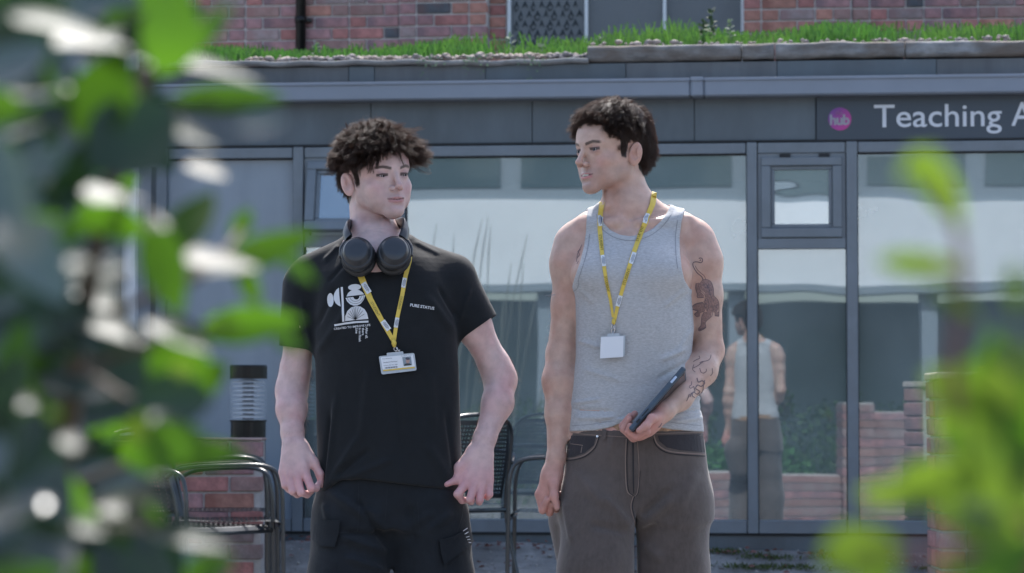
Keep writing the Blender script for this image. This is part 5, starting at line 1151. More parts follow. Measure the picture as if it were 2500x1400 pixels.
def person_tank():
    t = thing('person', 'young man in grey tank top and baggy brown jeans, tiger tattoo on one arm', 'person', (float(Q(1555, 1200)[0]), PD, 0))
    Tm = Matrix.Translation(t.location).inverted()
    def up(o):
        if o.parent is t: o.matrix_parent_inverse = Tm
        return o
    hd = Head(Q(1492, 371, 8), headframe(-54, 1, 2.5), jaw=47, nose=1.5, open=4.2, lid=3.1, lidz=-.6, cheek=3)
    F = Field(Q(1298, 1272, 0)-np.array([.004, .28, .004]), Q(1776, 232, 0)+np.array([.006, .165, 0]), H_V)
    hd.build(F)
    F.cone(Q(1512, 400, 22), Q(1536, 500, 28), .050, .055, .022)
    F.cone(Q(1548, 410, 5), Q(1512, 540, -34), .012, .011, .020); F.cone(Q(1482, 476, -10), Q(1484, 500, -18), .009, .009, .015)
    def tor(F_, g=0.0):
        rows = [(548, 1452, 1640, 50, 64, 2.1), (580, 1418, 1668, 72, 84, 2.2), (620, 1405, 1678, 94, 95, 2.3), (680, 1403, 1680, 110, 98, 2.3), (740, 1407, 1686, 113, 96, 2.3), (800, 1411, 1690, 107, 92, 2.3), (870, 1411, 1684, 99, 88, 2.3), (940, 1402, 1694, 96, 88, 2.3), (1000, 1394, 1708, 99, 92, 2.3), (1070, 1388, 1718, 102, 98, 2.3)]
        R = torso_rows(rows); R = [(r[0], r[1], r[2], r[3]+g, r[4]+g, r[5]+g, r[6]) for r in R]; F_.loft(R, .03)
        F_.cone(Q(1525, 520, 30), Q(1412, 578, 28), .050+g, .037+g, .035); F_.cone(Q(1550, 520, 30), Q(1692, 575, 28), .050+g, .040+g, .035)
        F_.ell(Q(1472, 668, -55), (.075, .060+g, .055), .04); F_.ell(Q(1612, 668, -55), (.075, .060+g, .055), .04)      # pectorals
        F_.cone(Q(1505, 545, -45), Q(1420, 548, -2), .009+g, .010+g, .016); F_.cone(Q(1560, 545, -45), Q(1680, 540, -2), .009+g, .010+g, .016)   # collar bones
        F_.cone(Q(1440, 560, 20), Q(1398, 600, 26), .035+g, .038+g, .03); F_.cone(Q(1660, 560, 20), Q(1700, 598, 26), .035+g, .040+g, .03); F_.cone(Q(1532, 500, 30), Q(1536, 520, 30), .054+g, .055+g, .02)
    tor(F)
    # right arm (picture left), hanging
    F.cone(Q(1398, 600, 26), Q(1391, 645, 24), .040, .0435, .03); F.cone(Q(1391, 645, 24), Q(1382, 745, 24), .0435, .0335, .03); F.cone(Q(1382, 745, 24), Q(1371, 860, 34), .0335, .034, .02)
    F.cone(Q(1370, 870, 34), Q(1366, 930, 20), .036, .0395, .02); F.cone(Q(1366, 930, 20), Q(1363, 1010, 2), .0395, .0295, .02); F.cone(Q(1363, 1010, 2), Q(1358, 1118, -22), .0295, .0215, .02)
    F.cone(Q(1358, 1118, -22), Q(1346, 1165, -28), .0225, .024, .012); F.cone(Q(1348, 1160, -26), Q(1336, 1212, -20), .026, .026, .012)
    finger(F, [Q(1340, 1165, -14), Q(1318, 1208, -20), Q(1325, 1246, -34), Q(1336, 1222, -48)], [15, 12, 9.4, 8.0], .004)
    finger(F, [Q(1344, 1190, -6), Q(1330, 1225, -6), Q(1342, 1252, -24), Q(1349, 1232, -42)], [14, 11, 9.2, 8.0], .003)
    finger(F, [Q(1354, 1190, 6), Q(1346, 1222, 10), Q(1357, 1244, -8), Q(1362, 1228, -26)], [13, 10, 8.6, 7.6], .003)
    finger(F, [Q(1362, 1185, 14), Q(1362, 1215, 18), Q(1370, 1230, 4), Q(1371, 1206, -14)], [12, 9, 8, 7], .003)
    finger(F, [Q(1356, 1140, -34), Q(1352, 1182, -48), Q(1353, 1212, -56), Q(1360, 1240, -58)], [16, 12.5, 10.2, 7.8], .006)
    # left arm (picture right), forearm brought forward
    F.cone(Q(1700, 598, 26), Q(1714, 640, 24), .042, .0455, .03); F.cone(Q(1714, 640, 24), Q(1722, 720, 22), .0455, .040, .03); F.cone(Q(1722, 720, 22), Q(1730, 845, 30), .040, .0345, .02)
    F.cone(Q(1733, 862, 32), Q(1712, 905, -18), .0345, .0365, .02); F.cone(Q(1712, 905, -18), Q(1660, 972, -98), .0365, .0275, .02); F.cone(Q(1660, 972, -98), Q(1622, 1005, -142), .0275, .0215, .02)
    F.cone(Q(1622, 1005, -142), Q(1580, 1042, -160), .0235, .0235, .012); F.cone(Q(1590, 1030, -165), Q(1562, 1055, -165), .0245, .021, .010)
    finger(F, [Q(1572, 1050, -150), Q(1540, 1052, -128), Q(1524, 1036, -122), Q(1550, 1010, -124)], [12, 9.6, 8.6, 7.6], .003)
    finger(F, [Q(1572, 1056, -160), Q(1538, 1060, -146), Q(1520, 1040, -142), Q(1538, 1016, -146)], [12, 9.8, 8.8, 7.6], .003)
    finger(F, [Q(1572, 1060, -172), Q(1546, 1070, -164), Q(1522, 1048, -162), Q(1536, 1024, -168)], [12, 9.8, 8.8, 7.6], .003)
    finger(F, [Q(1576, 1054, -184), Q(1553, 1068, -182), Q(1534, 1056, -184), Q(1538, 1040, -190)], [12, 9.2, 8.2, 7.0], .003)
    finger(F, [Q(1606, 1018, -165), Q(1592, 1022, -196), Q(1577, 1040, -212), Q(1560, 1052, -216)], [14, 11, 9.2, 7.2], .006)
    v, f = F.extract(); v = vsmooth(v, f, 1, .35)
    o = up(mobj('body', v, f, M_skin2, t, True))
    base = (.53, .365, .30); c = hd.paint(v, base, (.50, .20, .21), (.03, .022, .02), (.38, .27, .24), std_hairline)
    px, py = proj(v); k = (sstep(1110, 1180, py)*1.0)[:, None]; k = np.maximum(k, (sstep(1640, 1600, px)*sstep(960, 1000, py)*(px > 1480))[:, None]); c = c*(1-k)+c*np.array([1.0, .78, .82])*k
    setcol(o, c); arm_hair(v, f, lambda v: (v[:, 2] > Q(900, 1085)[2]) & (v[:, 2] < Q(900, 700)[2]) & (np.abs(v[:, 0]-Q(1550, 900)[0]) > .145), 1900, M_armhair, o, 3); eye_parts(hd, o, .1, .02)
    mb = MB()
    for i in range(-4, 5):
        a = i*.19; p = hd.p(22*math.sin(a)*.95, 60+24*math.cos(a)*.98, -59.4); Mx = Matrix.Translation(Vector(p)) @ Matrix(hd.R.tolist()).to_4x4() @ Matrix.Rotation(-a, 4, 'Z')
        mb.box(-.0023, .0023, -.002, .002, -.0038, .003, Mx, .0006)
    mb.build('teeth', M_teeth, o)
    skin = Surf(v, f); skinV, skinF = v, f
    # ---- tattoos (flat ink on the skin)
    def z8(x, y): return (1660+x/6.083, 600+y/6.083)
    M_tinkr = mat('tattoo_red_brown', (.24, .145, .13), .5, noise=.4, nscale=300); M_tink = mat('tattoo_ink', (.13, .09, .10), .5)
    polys = [[(330, 510), (400, 505), (460, 540), (495, 640), (500, 740), (545, 790), (575, 860), (570, 940), (540, 1000), (480, 990), (400, 985), (360, 900), (350, 830), (385, 780), (370, 700), (300, 640), (290, 560)],
             [(160, 930), (230, 870), (340, 845), (370, 900), (365, 970), (300, 1000), (290, 1050), (250, 1055), (215, 1020), (270, 970), (215, 955)],
             [(360, 980), (470, 990), (460, 1060), (380, 1140), (385, 1220), (345, 1250), (290, 1270), (280, 1230), (315, 1180), (325, 1060)],
             [(240, 560), (280, 550), (300, 640), (320, 700), (360, 740), (350, 770), (260, 760), (250, 700), (235, 620)], [(515, 990), (575, 980), (575, 1050), (515, 1040)]]
    [mobj('tiger_tattoo', *poly_on(skin, [z8(*p) for p in P], .0006), M_tinkr, o) for P in polys]
    lines = [([(280, 195), (300, 185), (330, 195), (335, 230), (310, 255), (270, 245), (215, 245), (190, 270), (200, 320), (250, 400), (320, 460), (345, 510)], 2.2), ([(290, 225), (310, 220), (300, 205)], 1.5), ([(225, 300), (260, 360), (320, 415), (360, 450), (385, 510)], 1.3), ([(330, 510), (400, 505), (460, 540), (495, 640), (500, 740), (545, 790), (575, 860), (575, 1050)], 1.4),
             ([(160, 930), (230, 870), (340, 845)], 3.0), ([(170, 940), (215, 955), (270, 970), (240, 1000), (215, 1020)], 2.6), ([(215, 1020), (250, 1055), (290, 1050), (300, 1000), (365, 970), (370, 900), (340, 845)], 1.2), ([(360, 980), (325, 1060), (315, 1180), (280, 1230), (290, 1270), (385, 1220), (380, 1140), (470, 1050), (480, 990)], 1.3),
             ([(240, 560), (235, 640), (260, 720), (262, 770), (355, 770)], 2.0), ([(290, 560), (290, 640), (370, 730), (370, 800)], 1.2), ([(515, 1040), (575, 1050)], 2.4), ([(285, 1255), (390, 1215)], 2.8), ([(370, 560), (420, 620), (440, 700), (480, 800)], 1.6), ([(400, 780), (430, 860), (420, 940)], 1.6), ([(470, 880), (500, 950)], 1.6), ([(390, 850), (360, 900), (400, 930)], 2)]
    it = [strip_on(skin, smooth_path([np.array(z8(*p)) for p in P], 3), w_, .0009, step=3) for P, w_ in lines]
    rg = random.Random(4)
    for _ in range(46):
        x, y = rg.uniform(300, 560), rg.uniform(540, 980)
        if dist_poly(np.array([x]), np.array([y]), polys[0])[0] < -12: it.append(poly_on(skin, [z8(x+9*math.cos(a), y+13*math.sin(a)) for a in np.linspace(0, 5.2, 5)], .0009, 30))
    def z5(x, y): return (1480+x/5.833, 860+y/5.833)
    for P, w_ in [([(1490, 40), (1480, 90), (1440, 125), (1360, 140), (1330, 160)], 1.6), ([(1320, 60), (1335, 90), (1290, 110), (1240, 140)], 1.4), ([(1330, 230), (1350, 290), (1390, 300), (1425, 270), (1420, 240)], 1.5), ([(1380, 140), (1340, 170), (1300, 200), (1240, 230)], 1.4), ([(1215, 420), (1210, 470), (1180, 490), (1200, 520), (1240, 490)], 1.5),
                  ([(1290, 370), (1310, 430), (1360, 410), (1400, 440), (1350, 490), (1300, 470), (1270, 520), (1330, 560), (1290, 600), (1240, 570), (1220, 620), (1260, 650)], 2.6), ([(1400, 400), (1380, 480), (1370, 560), (1330, 600)], 2.2), ([(1505, 230), (1510, 300), (1480, 340)], 1.6), ([(1180, 600), (1160, 660), (1140, 700)], 2), ([(1240, 490), (1260, 560), (1210, 590), (1190, 640)], 2.2), ([(1250, 180), (1230, 250), (1270, 290)], 1.4), ([(790, 1010), (760, 1060), (740, 1070)], 1.8)]:
        it.append(strip_on(skin, smooth_path([np.array(z5(*p)) for p in P], 3), w_, .0009, step=3))
    for P in ([(1408, 640), (1411, 620), (1418, 605), (1421, 598)], [(1410, 630), (1416, 622), (1411, 615), (1418, 610)], [(1409, 645), (1413, 638)]): it.append(strip_on(skin, smooth_path([np.array(p) for p in P], 3), 1.3, .0009, step=3))
    V, Fx = join_vf(it); mobj('tattoo_ink_lines', V, Fx, M_tink, o)['kind'] = 'stuff'
    # ---- tank top
    outline = [(1462, 480), (1466, 520), (1474, 545), (1490, 562), (1512, 573), (1537, 577), (1565, 573), (1592, 560), (1614, 540), (1630, 518), (1644, 478), (1680, 486), (1664, 540), (1659, 578), (1660, 620), (1664, 655), (1671, 684), (1684, 706), (1760, 716), (1760, 1070), (1330, 1070), (1330, 712), (1396, 704), (1404, 676), (1416, 640), (1425, 605), (1430, 570), (1432, 540), (1436, 484)]
    G = Field(Q(1375, 1062)-np.array([.004, .16, .004]), Q(1732, 478)+np.array([.004, .15, 0]), .0026)
    tor(G, .0045)
    for (pa, pb) in (((1425, 552), (1398, 600)),): pass
    X = G.ax[0][:, None, None]+0*G.ax[2][None, None, :]; Zg = G.ax[2][None, None, :]+0*G.ax[0][:, None, None]
    for j in range(G.d.shape[1]):
        y = float(G.ax[1][j]); back = y > PD+.03
        P3 = np.stack([X[:, 0].ravel(), np.full(X[:, 0].size, y), Zg[:, 0].ravel()], 1); a, b = proj(P3)
        if back:
            sd = dist_poly(a, b, [(1463, 480), (1480, 530), (1550, 545), (1620, 530), (1640, 480), (1676, 490), (1660, 580), (1674, 690), (1760, 700), (1760, 1070), (1330, 1070), (1330, 695), (1400, 690), (1432, 580), (1430, 490)])/1000
        else: sd = dist_poly(a, b, outline)/1000
        sd = sd.reshape(X.shape[0], Zg.shape[2]); rim = np.where((sd > -.0105) & (sd < 0), .0012, 0)
        hemv = .0025*0
        G.d[:, j, :] = np.maximum(G.d[:, j, :]-rim, sd)
    hz = Q(1555, 1052)[2]
    G.apply(lambda X, Y, Z: np.where(Y < PD+.02, CAMZ+(1007-np.interp(1250+FPX*X/Y+0*Z, [1380, 1450, 1490, 1518, 1545, 1590, 1640, 1720], [1054, 1052, 1044, 1032, 1031, 1041, 1048, 1056]))/1000, hz)-Z, (-9, -9, -9), (9, 9, 9), .003, 'and')
    v, f = G.extract(); nr = vnormals(v, f); dn = proj(v)
    amp = sstep(700, 1000, dn[1])*2.2+1.0; v = v+nr*((fbm(v*np.array([7, 7, 16]), 21, 3)*amp)/1000)[:, None]
    for a, b, w_, h in [((1395, 985), (1470, 975), 5, 3), ((1395, 1000), (1500, 1005), 5, -3), ((1716, 975), (1640, 960), 6, 4), ((1716, 1000), (1620, 1010), 5, -3.5), ((1716, 1020), (1640, 1030), 5, 3), ((1410, 830), (1470, 850), 7, 2.5), ((1680, 850), (1610, 880), 8, 3), ((1684, 880), (1600, 930), 7, -3), ((1420, 900), (1520, 930), 8, 2), ((1400, 1020), (1540, 1022), 6, 3), ((1450, 1034), (1530, 1015), 4, -3), ((1408, 700), (1450, 740), 7, 2), ((1676, 705), (1620, 750), 7, 2), ((1690, 800), (1650, 870), 7, 2.5)]:
        v = fold(v, nr, a, b, w_*.85, h*1.6, True, dn)
    v = vsmooth(v, f, 1, .4); tk = up(mobj('tank_top', v, f, M_tank, t, True)); tf = Surf(v, f); tankV, tankF = v, f
    def inset(P, d):
        P = [np.array(p, float) for p in P]; o_ = []
        for i in range(len(P)):
            a = P[max(i-1, 0)]; b = P[min(i+1, len(P)-1)]; t_ = (b-a)/np.linalg.norm(b-a); o_.append(P[i]+np.array([-t_[1], t_[0]])*d)
        return o_
    M_tl = cloth_mat('grey_seam_shadow', (.24, .25, .27))
    it = [strip_on(tf, inset(smooth_path(outline[1:10], 4), 11), 1.3, .0006, step=3), strip_on(tf, inset(smooth_path(outline[12:16], 4), 10), 1.2, .0006, step=3), strip_on(tf, inset(smooth_path(outline[21:27], 4), 10), 1.2, .0006, step=3), strip_on(tf, [(1396, 1040), (1440, 1037), (1500, 1028)], 1.0, .0006), strip_on(tf, [(1620, 1029), (1660, 1034), (1712, 1040)], 1.0, .0006)]
    [mobj('seam', V, Fx, M_tl, tk) for V, Fx in it]
    # ---- jeans
    K = Field(Q(1320, 2070)-np.array([.02, .22, .02]), Q(1750, 1020)+np.array([.03, .22, 0]), .0046)
    K.loft(torso_rows([(1048, 1390, 1716, 100, 94, 2.3), (1065, 1388, 1719, 103, 96, 2.3), (1120, 1380, 1726, 110, 106, 2.3), (1200, 1378, 1733, 108, 114, 2.3), (1260, 1376, 1736, 100, 112, 2.3)]), .02)
    K.cone(Q(1464, 1230, -8), Q(1456, 1400, -60), .092, .091, .04, (0, 1, 0), 1.15); K.cone(Q(1456, 1400, -60), Q(1454, 1560, -90), .091, .100, .03); K.cone(Q(1454, 1560, -90), Q(1450, 1950, 40), .100, .098, .03)
    K.cone(Q(1420, 1270, 80), Q(1440, 1400, 60), .082, .075, .03)
    K.cone(Q(1644, 1230, 5), Q(1642, 1400, 5), .090, .086, .04, (0, 1, 0), 1.15); K.cone(Q(1642, 1400, 5), Q(1648, 1600, 10), .086, .098, .03); K.cone(Q(1650, 1600, 10), Q(1652, 1960, 60), .098, .098, .03)
    K.ell(Q(1550, 1430, 0), (.0065, .25, .19), .012, op='sub')
    v, f = K.extract(); nr = vnormals(v, f); dn = proj(v); v = v+nr*((fbm(v*np.array([7, 7, 4]), 31, 3)*4.5)/1000)[:, None]
    for a, b, w_, h in [((1560, 1290), (1650, 1215), 12, 5), ((1560, 1265), (1640, 1190), 9, -5), ((1540, 1290), (1470, 1210), 14, 4), ((1530, 1300), (1440, 1280), 12, -4), ((1545, 1070), (1548, 1210), 8, 4), ((1570, 1330), (1620, 1370), 14, 4), ((1400, 1150), (1480, 1240), 16, 3), ((1700, 1150), (1650, 1260), 16, 3), ((1380, 1220), (1400, 1330), 10, 5), ((1500, 1060), (1490, 1110), 6, 2)]:
        v = fold(v, nr, a, b, w_*.85, h*1.9, True, dn)
    v = vsmooth(v, f, 2, .4); jn = up(mobj('jeans', v, f, M_jeans, t, True)); jf = Surf(v, f)
    it = [strip_on(jf, smooth_path(P, 4), w_, .0012, step=4) for P, w_ in [([(1462, 1062), (1452, 1090), (1430, 1110), (1404, 1119), (1378, 1121)], 3.0), ([(1596, 1062), (1604, 1084), (1626, 1100), (1660, 1106), (1722, 1110)], 3.0), ([(1529, 1072), (1527, 1130), (1530, 1196), (1543, 1210)], 2.6), ([(1386, 1083), (1424, 1088)], 1.6), ([(1422, 1088), (1419, 1106)], 1.6), ([(1388, 1056), (1440, 1062), (1532, 1068)], 1.8), ([(1560, 1068), (1600, 1060), (1716, 1056)], 1.8), ([(1556, 1080), (1560, 1150), (1556, 1200), (1549, 1212)], 1.8), ([(1546, 1212), (1540, 1240), (1553, 1290)], 2.2)]]
    [mobj('pale_seam', V, Fx, M_stitch, jn) for V, Fx in it]
    it = [strip_on(jf, smooth_path([np.array(p)+np.array([dx, dy]) for p in P], 4), w_, .0014, step=4) for P, w_, dx, dy in [([(1462, 1062), (1452, 1090), (1430, 1110), (1404, 1119), (1378, 1121)], 2.6, 1, 4), ([(1596, 1062), (1604, 1084), (1626, 1100), (1660, 1106), (1722, 1110)], 2.6, -2, 4.5), ([(1529, 1072), (1527, 1130), (1530, 1196), (1543, 1210)], 2.2, 3.6, 0), ([(1386, 1083), (1424, 1088)], 1.4, 0, 2.5), ([(1560, 1150), (1556, 1200), (1549, 1212)], 2, 2.5, 0), ([(1546, 1212), (1540, 1240), (1553, 1290)], 3, 3, 0), ([(1545, 1060), (1547, 1205)], 2.4, 0, 0)]]
    [mobj('dark_seam', V, Fx, M_seam, jn) for V, Fx in it]
    for P in ([(1394, 1064), (1455, 1066), (1450, 1088), (1428, 1106), (1402, 1116), (1384, 1117), (1386, 1080)], [(1606, 1064), (1716, 1060), (1721, 1105), (1660, 1100), (1628, 1093), (1610, 1078)]):
        V, Fx = poly_on(jf, P, .0009, 12); up(mobj('pocket_lining', V, Fx, M_jdark, jn))
    for P in ([(1476, 1050), (1474, 1074)], [(1592, 1050), (1590, 1072)]):
        V, Fx = strip_on(jf, P, 10, .0035, step=4); up(mobj('belt_loop', V, Fx, M_jeans, jn))
    for x, y in ((1459, 1066),):
        p, n = jf.hit(x, y, .002); bm = bmesh.new(); bmesh.ops.create_cone(bm, cap_ends=True, segments=14, radius1=.0045, radius2=.003, depth=.003); Mx = Matrix.Translation(Vector(p)) @ Vector(n).to_track_quat('Z', 'Y').to_matrix().to_4x4()
        V = [Mx @ q.co for q in bm.verts]; Fx = [tuple(q.index for q in z.verts) for z in bm.faces]; bm.free(); up(mobj('rivet', V, Fx, M_metal, jn))
    # belt of spotted hide just showing under the hem
    M_belt = mat('leopard_hide', (.33, .20, .12), .7, noise=.6, nscale=90)
    n_ = 48; V = []; Fx = []; z0 = Q(1500, 1062)[2]; z1 = Q(1500, 1034)[2]
    for i in range(n_):
        a = 2*math.pi*i/n_; c_, s_ = math.cos(a), math.sin(a); cx = Q(1554, 1040)[0]
        for z in (z0, z1): V.append((cx+.1610*np.sign(c_)*abs(c_)**.87, PD+.01+.1015*np.sign(s_)*abs(s_)**.87, z))
        j = (i+1) % n_; Fx.append((2*i, 2*j, 2*j+1, 2*i+1))
    up(mobj('belt', V, Fx, M_belt, t))
    for x, d in ((1450, 0), (1652, 30)):
        c = Q(x, 1990, d); c[2] = 0; Z = Field(c-np.array([.07, .22, .0]), c+np.array([.07, .15, .14]), .005)
        Z.ell(c+np.array([0, -.10, .045]), (.050, .10, .045), .02); Z.ell(c+np.array([0, .03, .06]), (.042, .09, .06), .03); Z.cone(c+np.array([0, .03, .06]), c+np.array([0, .04, .12]), .045, .04, .02)
        Z.apply(lambda X, Y, Z_: .004-Z_+0*X+0*Y, (-9, -9, -9), (9, 9, 9), .003, 'and'); v, f = Z.extract(); up(mobj('shoe', v, f, M_hp, t, True))
    # hair: mullet, thick top, tapered fringe, curls at the nape
    def lenf(x, y, z): return (24 if y > 55 else 36) if z > 50 else (34 if y < -45 else 14)
    def flow(x, y, z):
        if z < 45 and y < 20: return np.array([np.sign(x)*.1, -.5, -.85])
        if y < -50: return np.array([x*.004, -.35, -.9])
        return np.array([x*.012-.12, .60, -.10 if y < 50 else .25])
    def lift(x, y, z): return 4 if z < 40 else 4+13*sstep(50, 105, z)
    def hl(x, y, z): return np.minimum(std_hairline(x, y, z), 400)
    h1 = grow_hair(hd, hl, lenf, flow, lift, 2200, 20, .12, 4.2, seed=41, conv=.45, frizz=1.0, jit=.14, nup=.40)
    h2 = grow_hair(hd, lambda x, y, z: np.minimum(hl(x, y, z), z-60), lambda x, y, z: 27, lambda x, y, z: np.array([x*.02, y*.008, .6]), lambda x, y, z: 17, 90, 7, .9, 7, (.0003, .0001), 42, conv=.4, frizz=4)
    h3 = grow_hair(hd, lambda x, y, z: np.minimum(hl(x, y, z), np.minimum(-y-48, 26-z)), lambda x, y, z: 42, lambda x, y, z: np.array([x*.006, -.08, -.95]), lambda x, y, z: 6, 170, 24, .5, 4.6, seed=43)
    h4 = grow_hair(hd, lambda x, y, z: np.minimum(hl(x, y, z), np.minimum(y-30, 62-np.abs(x))), lambda x, y, z: 19, lambda x, y, z: np.array([x*.014, .45, -.1]), lambda x, y, z: 11, 220, 22, .2, 3.6, seed=44, frizz=1.2)
    hm = hair_mass(hd, hl, 3.5, 1.5, 45, lambda x, y, z: 9*sstep(40, 100, z))
    up(mesh_big('hair', [h1, h2, h3, h4, hm], M_hair2, t))
    cv, cf = join_vf([(v, []), ]) if False else (None, None)
    allV, allF = join_vf([(tankV, tankF), (skinV, skinF)]); return t, up, Surf(np.array(allV), np.array(allF)), hd, o, skin
# ================================================================== THINGS WORN OR HELD
def lanyards(sf1, sf2):
    def strap_parts(t, up, sf, path, w0, w1, patches, texts, off=.0022):
        V, Fx = strip_on(sf, path, w0, off, step=3, wid2=w1); st = up(mobj('strap', V, Fx, M_strap, t))
        it = []; ik = []; tx = []
        for (a, b) in patches:
            a = np.array(a, float); b = np.array(b, float); wv = w0+(w1-w0)*.5
            it.append(strip_on(sf, [a, b], wv*.98, off+.0007, step=3)); d = (b-a)/np.linalg.norm(b-a); n = np.array([-d[1], d[0]])
            for k, l in ((-3.0, .62), (-.4, .75), (2.2, .5)): ik.append(strip_on(sf, [a+(b-a)*(.5-l/2)+n*k, a+(b-a)*(.5+l/2)+n*k], 1.0, off+.0011, step=4))
        [mobj('white_patch', V, Fx, M_strapw, st) for V, Fx in it]; V, Fx = join_vf(ik); q = up(mobj('small_print', V, Fx, M_ink, st)); q['kind'] = 'stuff'
        for (x, y, ang, s_) in texts: tx.append(text_on(sf, 'STUDENT', x, y, s_, ang, .0, 1.0, 1.0, off+.0009))
        if tx: V, Fx = join_vf(tx); up(mobj('lettering', V, Fx, M_inkg, st))
        return st
    def clip(t, up, p0, p1, r=.0013):
        p0 = np.array(p0); p1 = np.array(p1); d = (p1-p0); x = np.array([1.0, 0, 0]); L_ = np.linalg.norm(d)
        ring = [p0+np.array([math.cos(a)*.0045, 0, math.sin(a)*.0045-.004]) for a in np.linspace(0, 2*math.pi, 12, endpoint=False)]; mb = MB().tube(ring, r*.8, 6, True)
        c = p0+d*.5; hook = smooth_path([p0+d*.15, p0+d*.4+x*.003, p0+d*.7+x*.0045, p1+d*0, p0+d*.75-x*.0035, p0+d*.4-x*.002], 4); mb.tube(hook, r, 6); mb.tube([p0+d*.5+x*.002, p0+d*.45+x*.008], .0016, 6)
        up(mb.build('swivel_clip', M_metal, t, True))
    # left man
    t = thing('lanyard', 'yellow student lanyard with an identity card over the black T-shirt', 'lanyard', tuple(Q(963, 838, -115))); Ti = Matrix.Translation(t.location).inverted()
    def up(o): o.matrix_parent_inverse = Ti if o.parent is t else o.matrix_parent_inverse; return o
    strap_parts(t, up, sf1, [(868, 652), (878, 668), (905, 733), (940, 797), (960, 832)], 16.5, 10, [((887, 692), (902, 716)), ((934, 784), (950, 806))], [(904.5, 740, -61, 8.6)])
    strap_parts(t, up, sf1, [(1002, 608), (999, 640), (990, 675), (982, 720), (970, 775), (962, 832)], 11, 9, [((988, 680), (984, 703)), ((970, 776), (966, 800))], [(978, 724, -102, 7.4)])
    p = sf1.hit(962, 838, .006)[0]; b = MB().tube([sf1.hit(960, 828, .005)[0], sf1.hit(962, 838, .006)[0], sf1.hit(963, 848, .006)[0]], [.0045, .0062, .0035], 8); up(b.build('knot', M_strap, t, True))
    pa = sf1.hit(966, 848, .007)[0]; pb = sf1.hit(972, 864, .007)[0]; clip(t, up, pa, pb)
    def plate(cs, th, mt, name, par, off): 
        V = [sf.hit(x, y, off)[0] for x, y in cs]; ym = min(v[1] for v in V); V = [np.array([v[0], ym, v[2]]) for v in V]; n = len(V); V2 = [v-np.array([0, th, 0]) for v in V]
        return mobj(name, V+V2, [tuple(range(n))[::-1], tuple(range(n, 2*n))]+[(i, (i+1) % n, n+(i+1) % n, n+i) for i in range(n)], mt, par), ym-th
    sf = sf1
    def rr(cs, r=3):   # rounded quad
        o = []
        for i in range(4):
            p0, p1, p2 = [np.array(cs[(i+k) % 4], float) for k in (-1, 0, 1)]; a = p1+(p0-p1)/np.linalg.norm(p0-p1)*r; b = p1+(p2-p1)/np.linalg.norm(p2-p1)*r
            for f in (0, .5, 1): o.append((a*(1-f)**2+2*p1*f*(1-f)+b*f*f))
        return o
    def flatq(cs, y, name, mt, par):
        V = [np.array(W(x, yy, y)) for x, yy in cs]; n = len(V); c = sum(V)/n
        return mobj(name, V, [tuple(range(n))], mt, par)
    h, y = plate(rr([(925, 870), (1011, 862), (1017, 905), (932, 915)], 4), .003, M_clear, 'card_holder', t, .006); up(h); tabs = [(944, 862), (984, 858), (985, 866), (945, 870)]; h2, _ = plate(rr(tabs, 2), .002, M_clear, 'holder_tab', t, .006); up(h2)
    c, y2 = plate(rr([(929, 872.5), (1007, 865), (1012, 896), (935, 904)], 2), .0006, M_card, 'identity_card', t, .0092); up(c)
    def yy(): return y2-.0006
    f = flatq([(935, 903.5), (1012, 895.5), (1012.6, 899), (935.8, 907)], yy(), 'yellow_stripe', M_strap, c); 
    ph = flatq([(982, 872.5), (1003, 870.5), (1006, 892), (985.5, 894.5)], yy(), 'photo', mat('photo_backdrop', (.22, .28, .33), .5), c)
    flatq([(q[0], q[1]) for q in ellp(995.5, 881, 4.6, 7.2, -5, 14)], yy()-.0003, 'photo_face', mat('photo_face', (.40, .26, .23), .5), ph); flatq(ellp(995.3, 876.2, 5.6, 3.2, -5, 12), yy()-.0005, 'photo_cap', mat('photo_cap', (.06, .07, .1), .5), ph); flatq([(986, 893.8), (988, 889), (994, 887.5), (1001, 888), (1005.4, 892)], yy()-.0004, 'photo_coat', mat('photo_coat', (.03, .04, .05), .5), ph)
    ink = MB(); 
    def word(x0, y0, x1, hgt, txt, mt=M_ink, sz=None):
        vs, fs = text_mesh(txt, hgt, 0); a = min(v.x for v in vs); b = max(v.x for v in vs); sc = (x1-x0)/(b-a); ang = -.093
        V = [W(x0+(v.x-a)*sc, y0+(v.x-a)*sc*ang-v.y, yy()) for v in vs]; mobj('card_print', V, fs, mt, c)
    word(933, 878, 957, 3.4, 'Arts University'); word(936, 887, 971, 4.0, 'Student Member'); word(937, 894, 971, 3, 'Library No 001 0001'); word(979, 870.6, 1004, 3, 'Student Card')
    bc = MB()
    for i in range(15):
        x = 940+i*2.05; wv = 1.3 if i % 3 else .7; q = [W(x, 897.2-(x-940)*.093, yy()), W(x+wv, 897.1-(x-940)*.093, yy()), W(x+wv, 900.6-(x-940)*.093, yy()), W(x, 900.7-(x-940)*.093, yy())]; bc.add(q, [(0, 1, 2, 3)])
    o = bc.build('barcode', M_ink, c); o['kind'] = 'stuff'
    for o in c.children: pass
    # right man
    t2 = thing('lanyard', 'yellow student lanyard with a blank white card over the grey tank top', 'lanyard', tuple(Q(1499, 790, -115))); Ti2 = Matrix.Translation(t2.location).inverted()
    def up2(o): o.matrix_parent_inverse = Ti2 if o.parent is t2 else o.matrix_parent_inverse; return o
    sf = sf2
    strap_parts(t2, up2, sf2, [(1471, 494), (1466, 525), (1465, 560), (1470, 620), (1480, 685), (1491, 735), (1497, 775)], 13, 6, [((1465, 528), (1467, 552)), ((1471, 625), (1475, 651))], [(1463, 575, -84, 9), (1475.5, 675, -80, 8.6)])
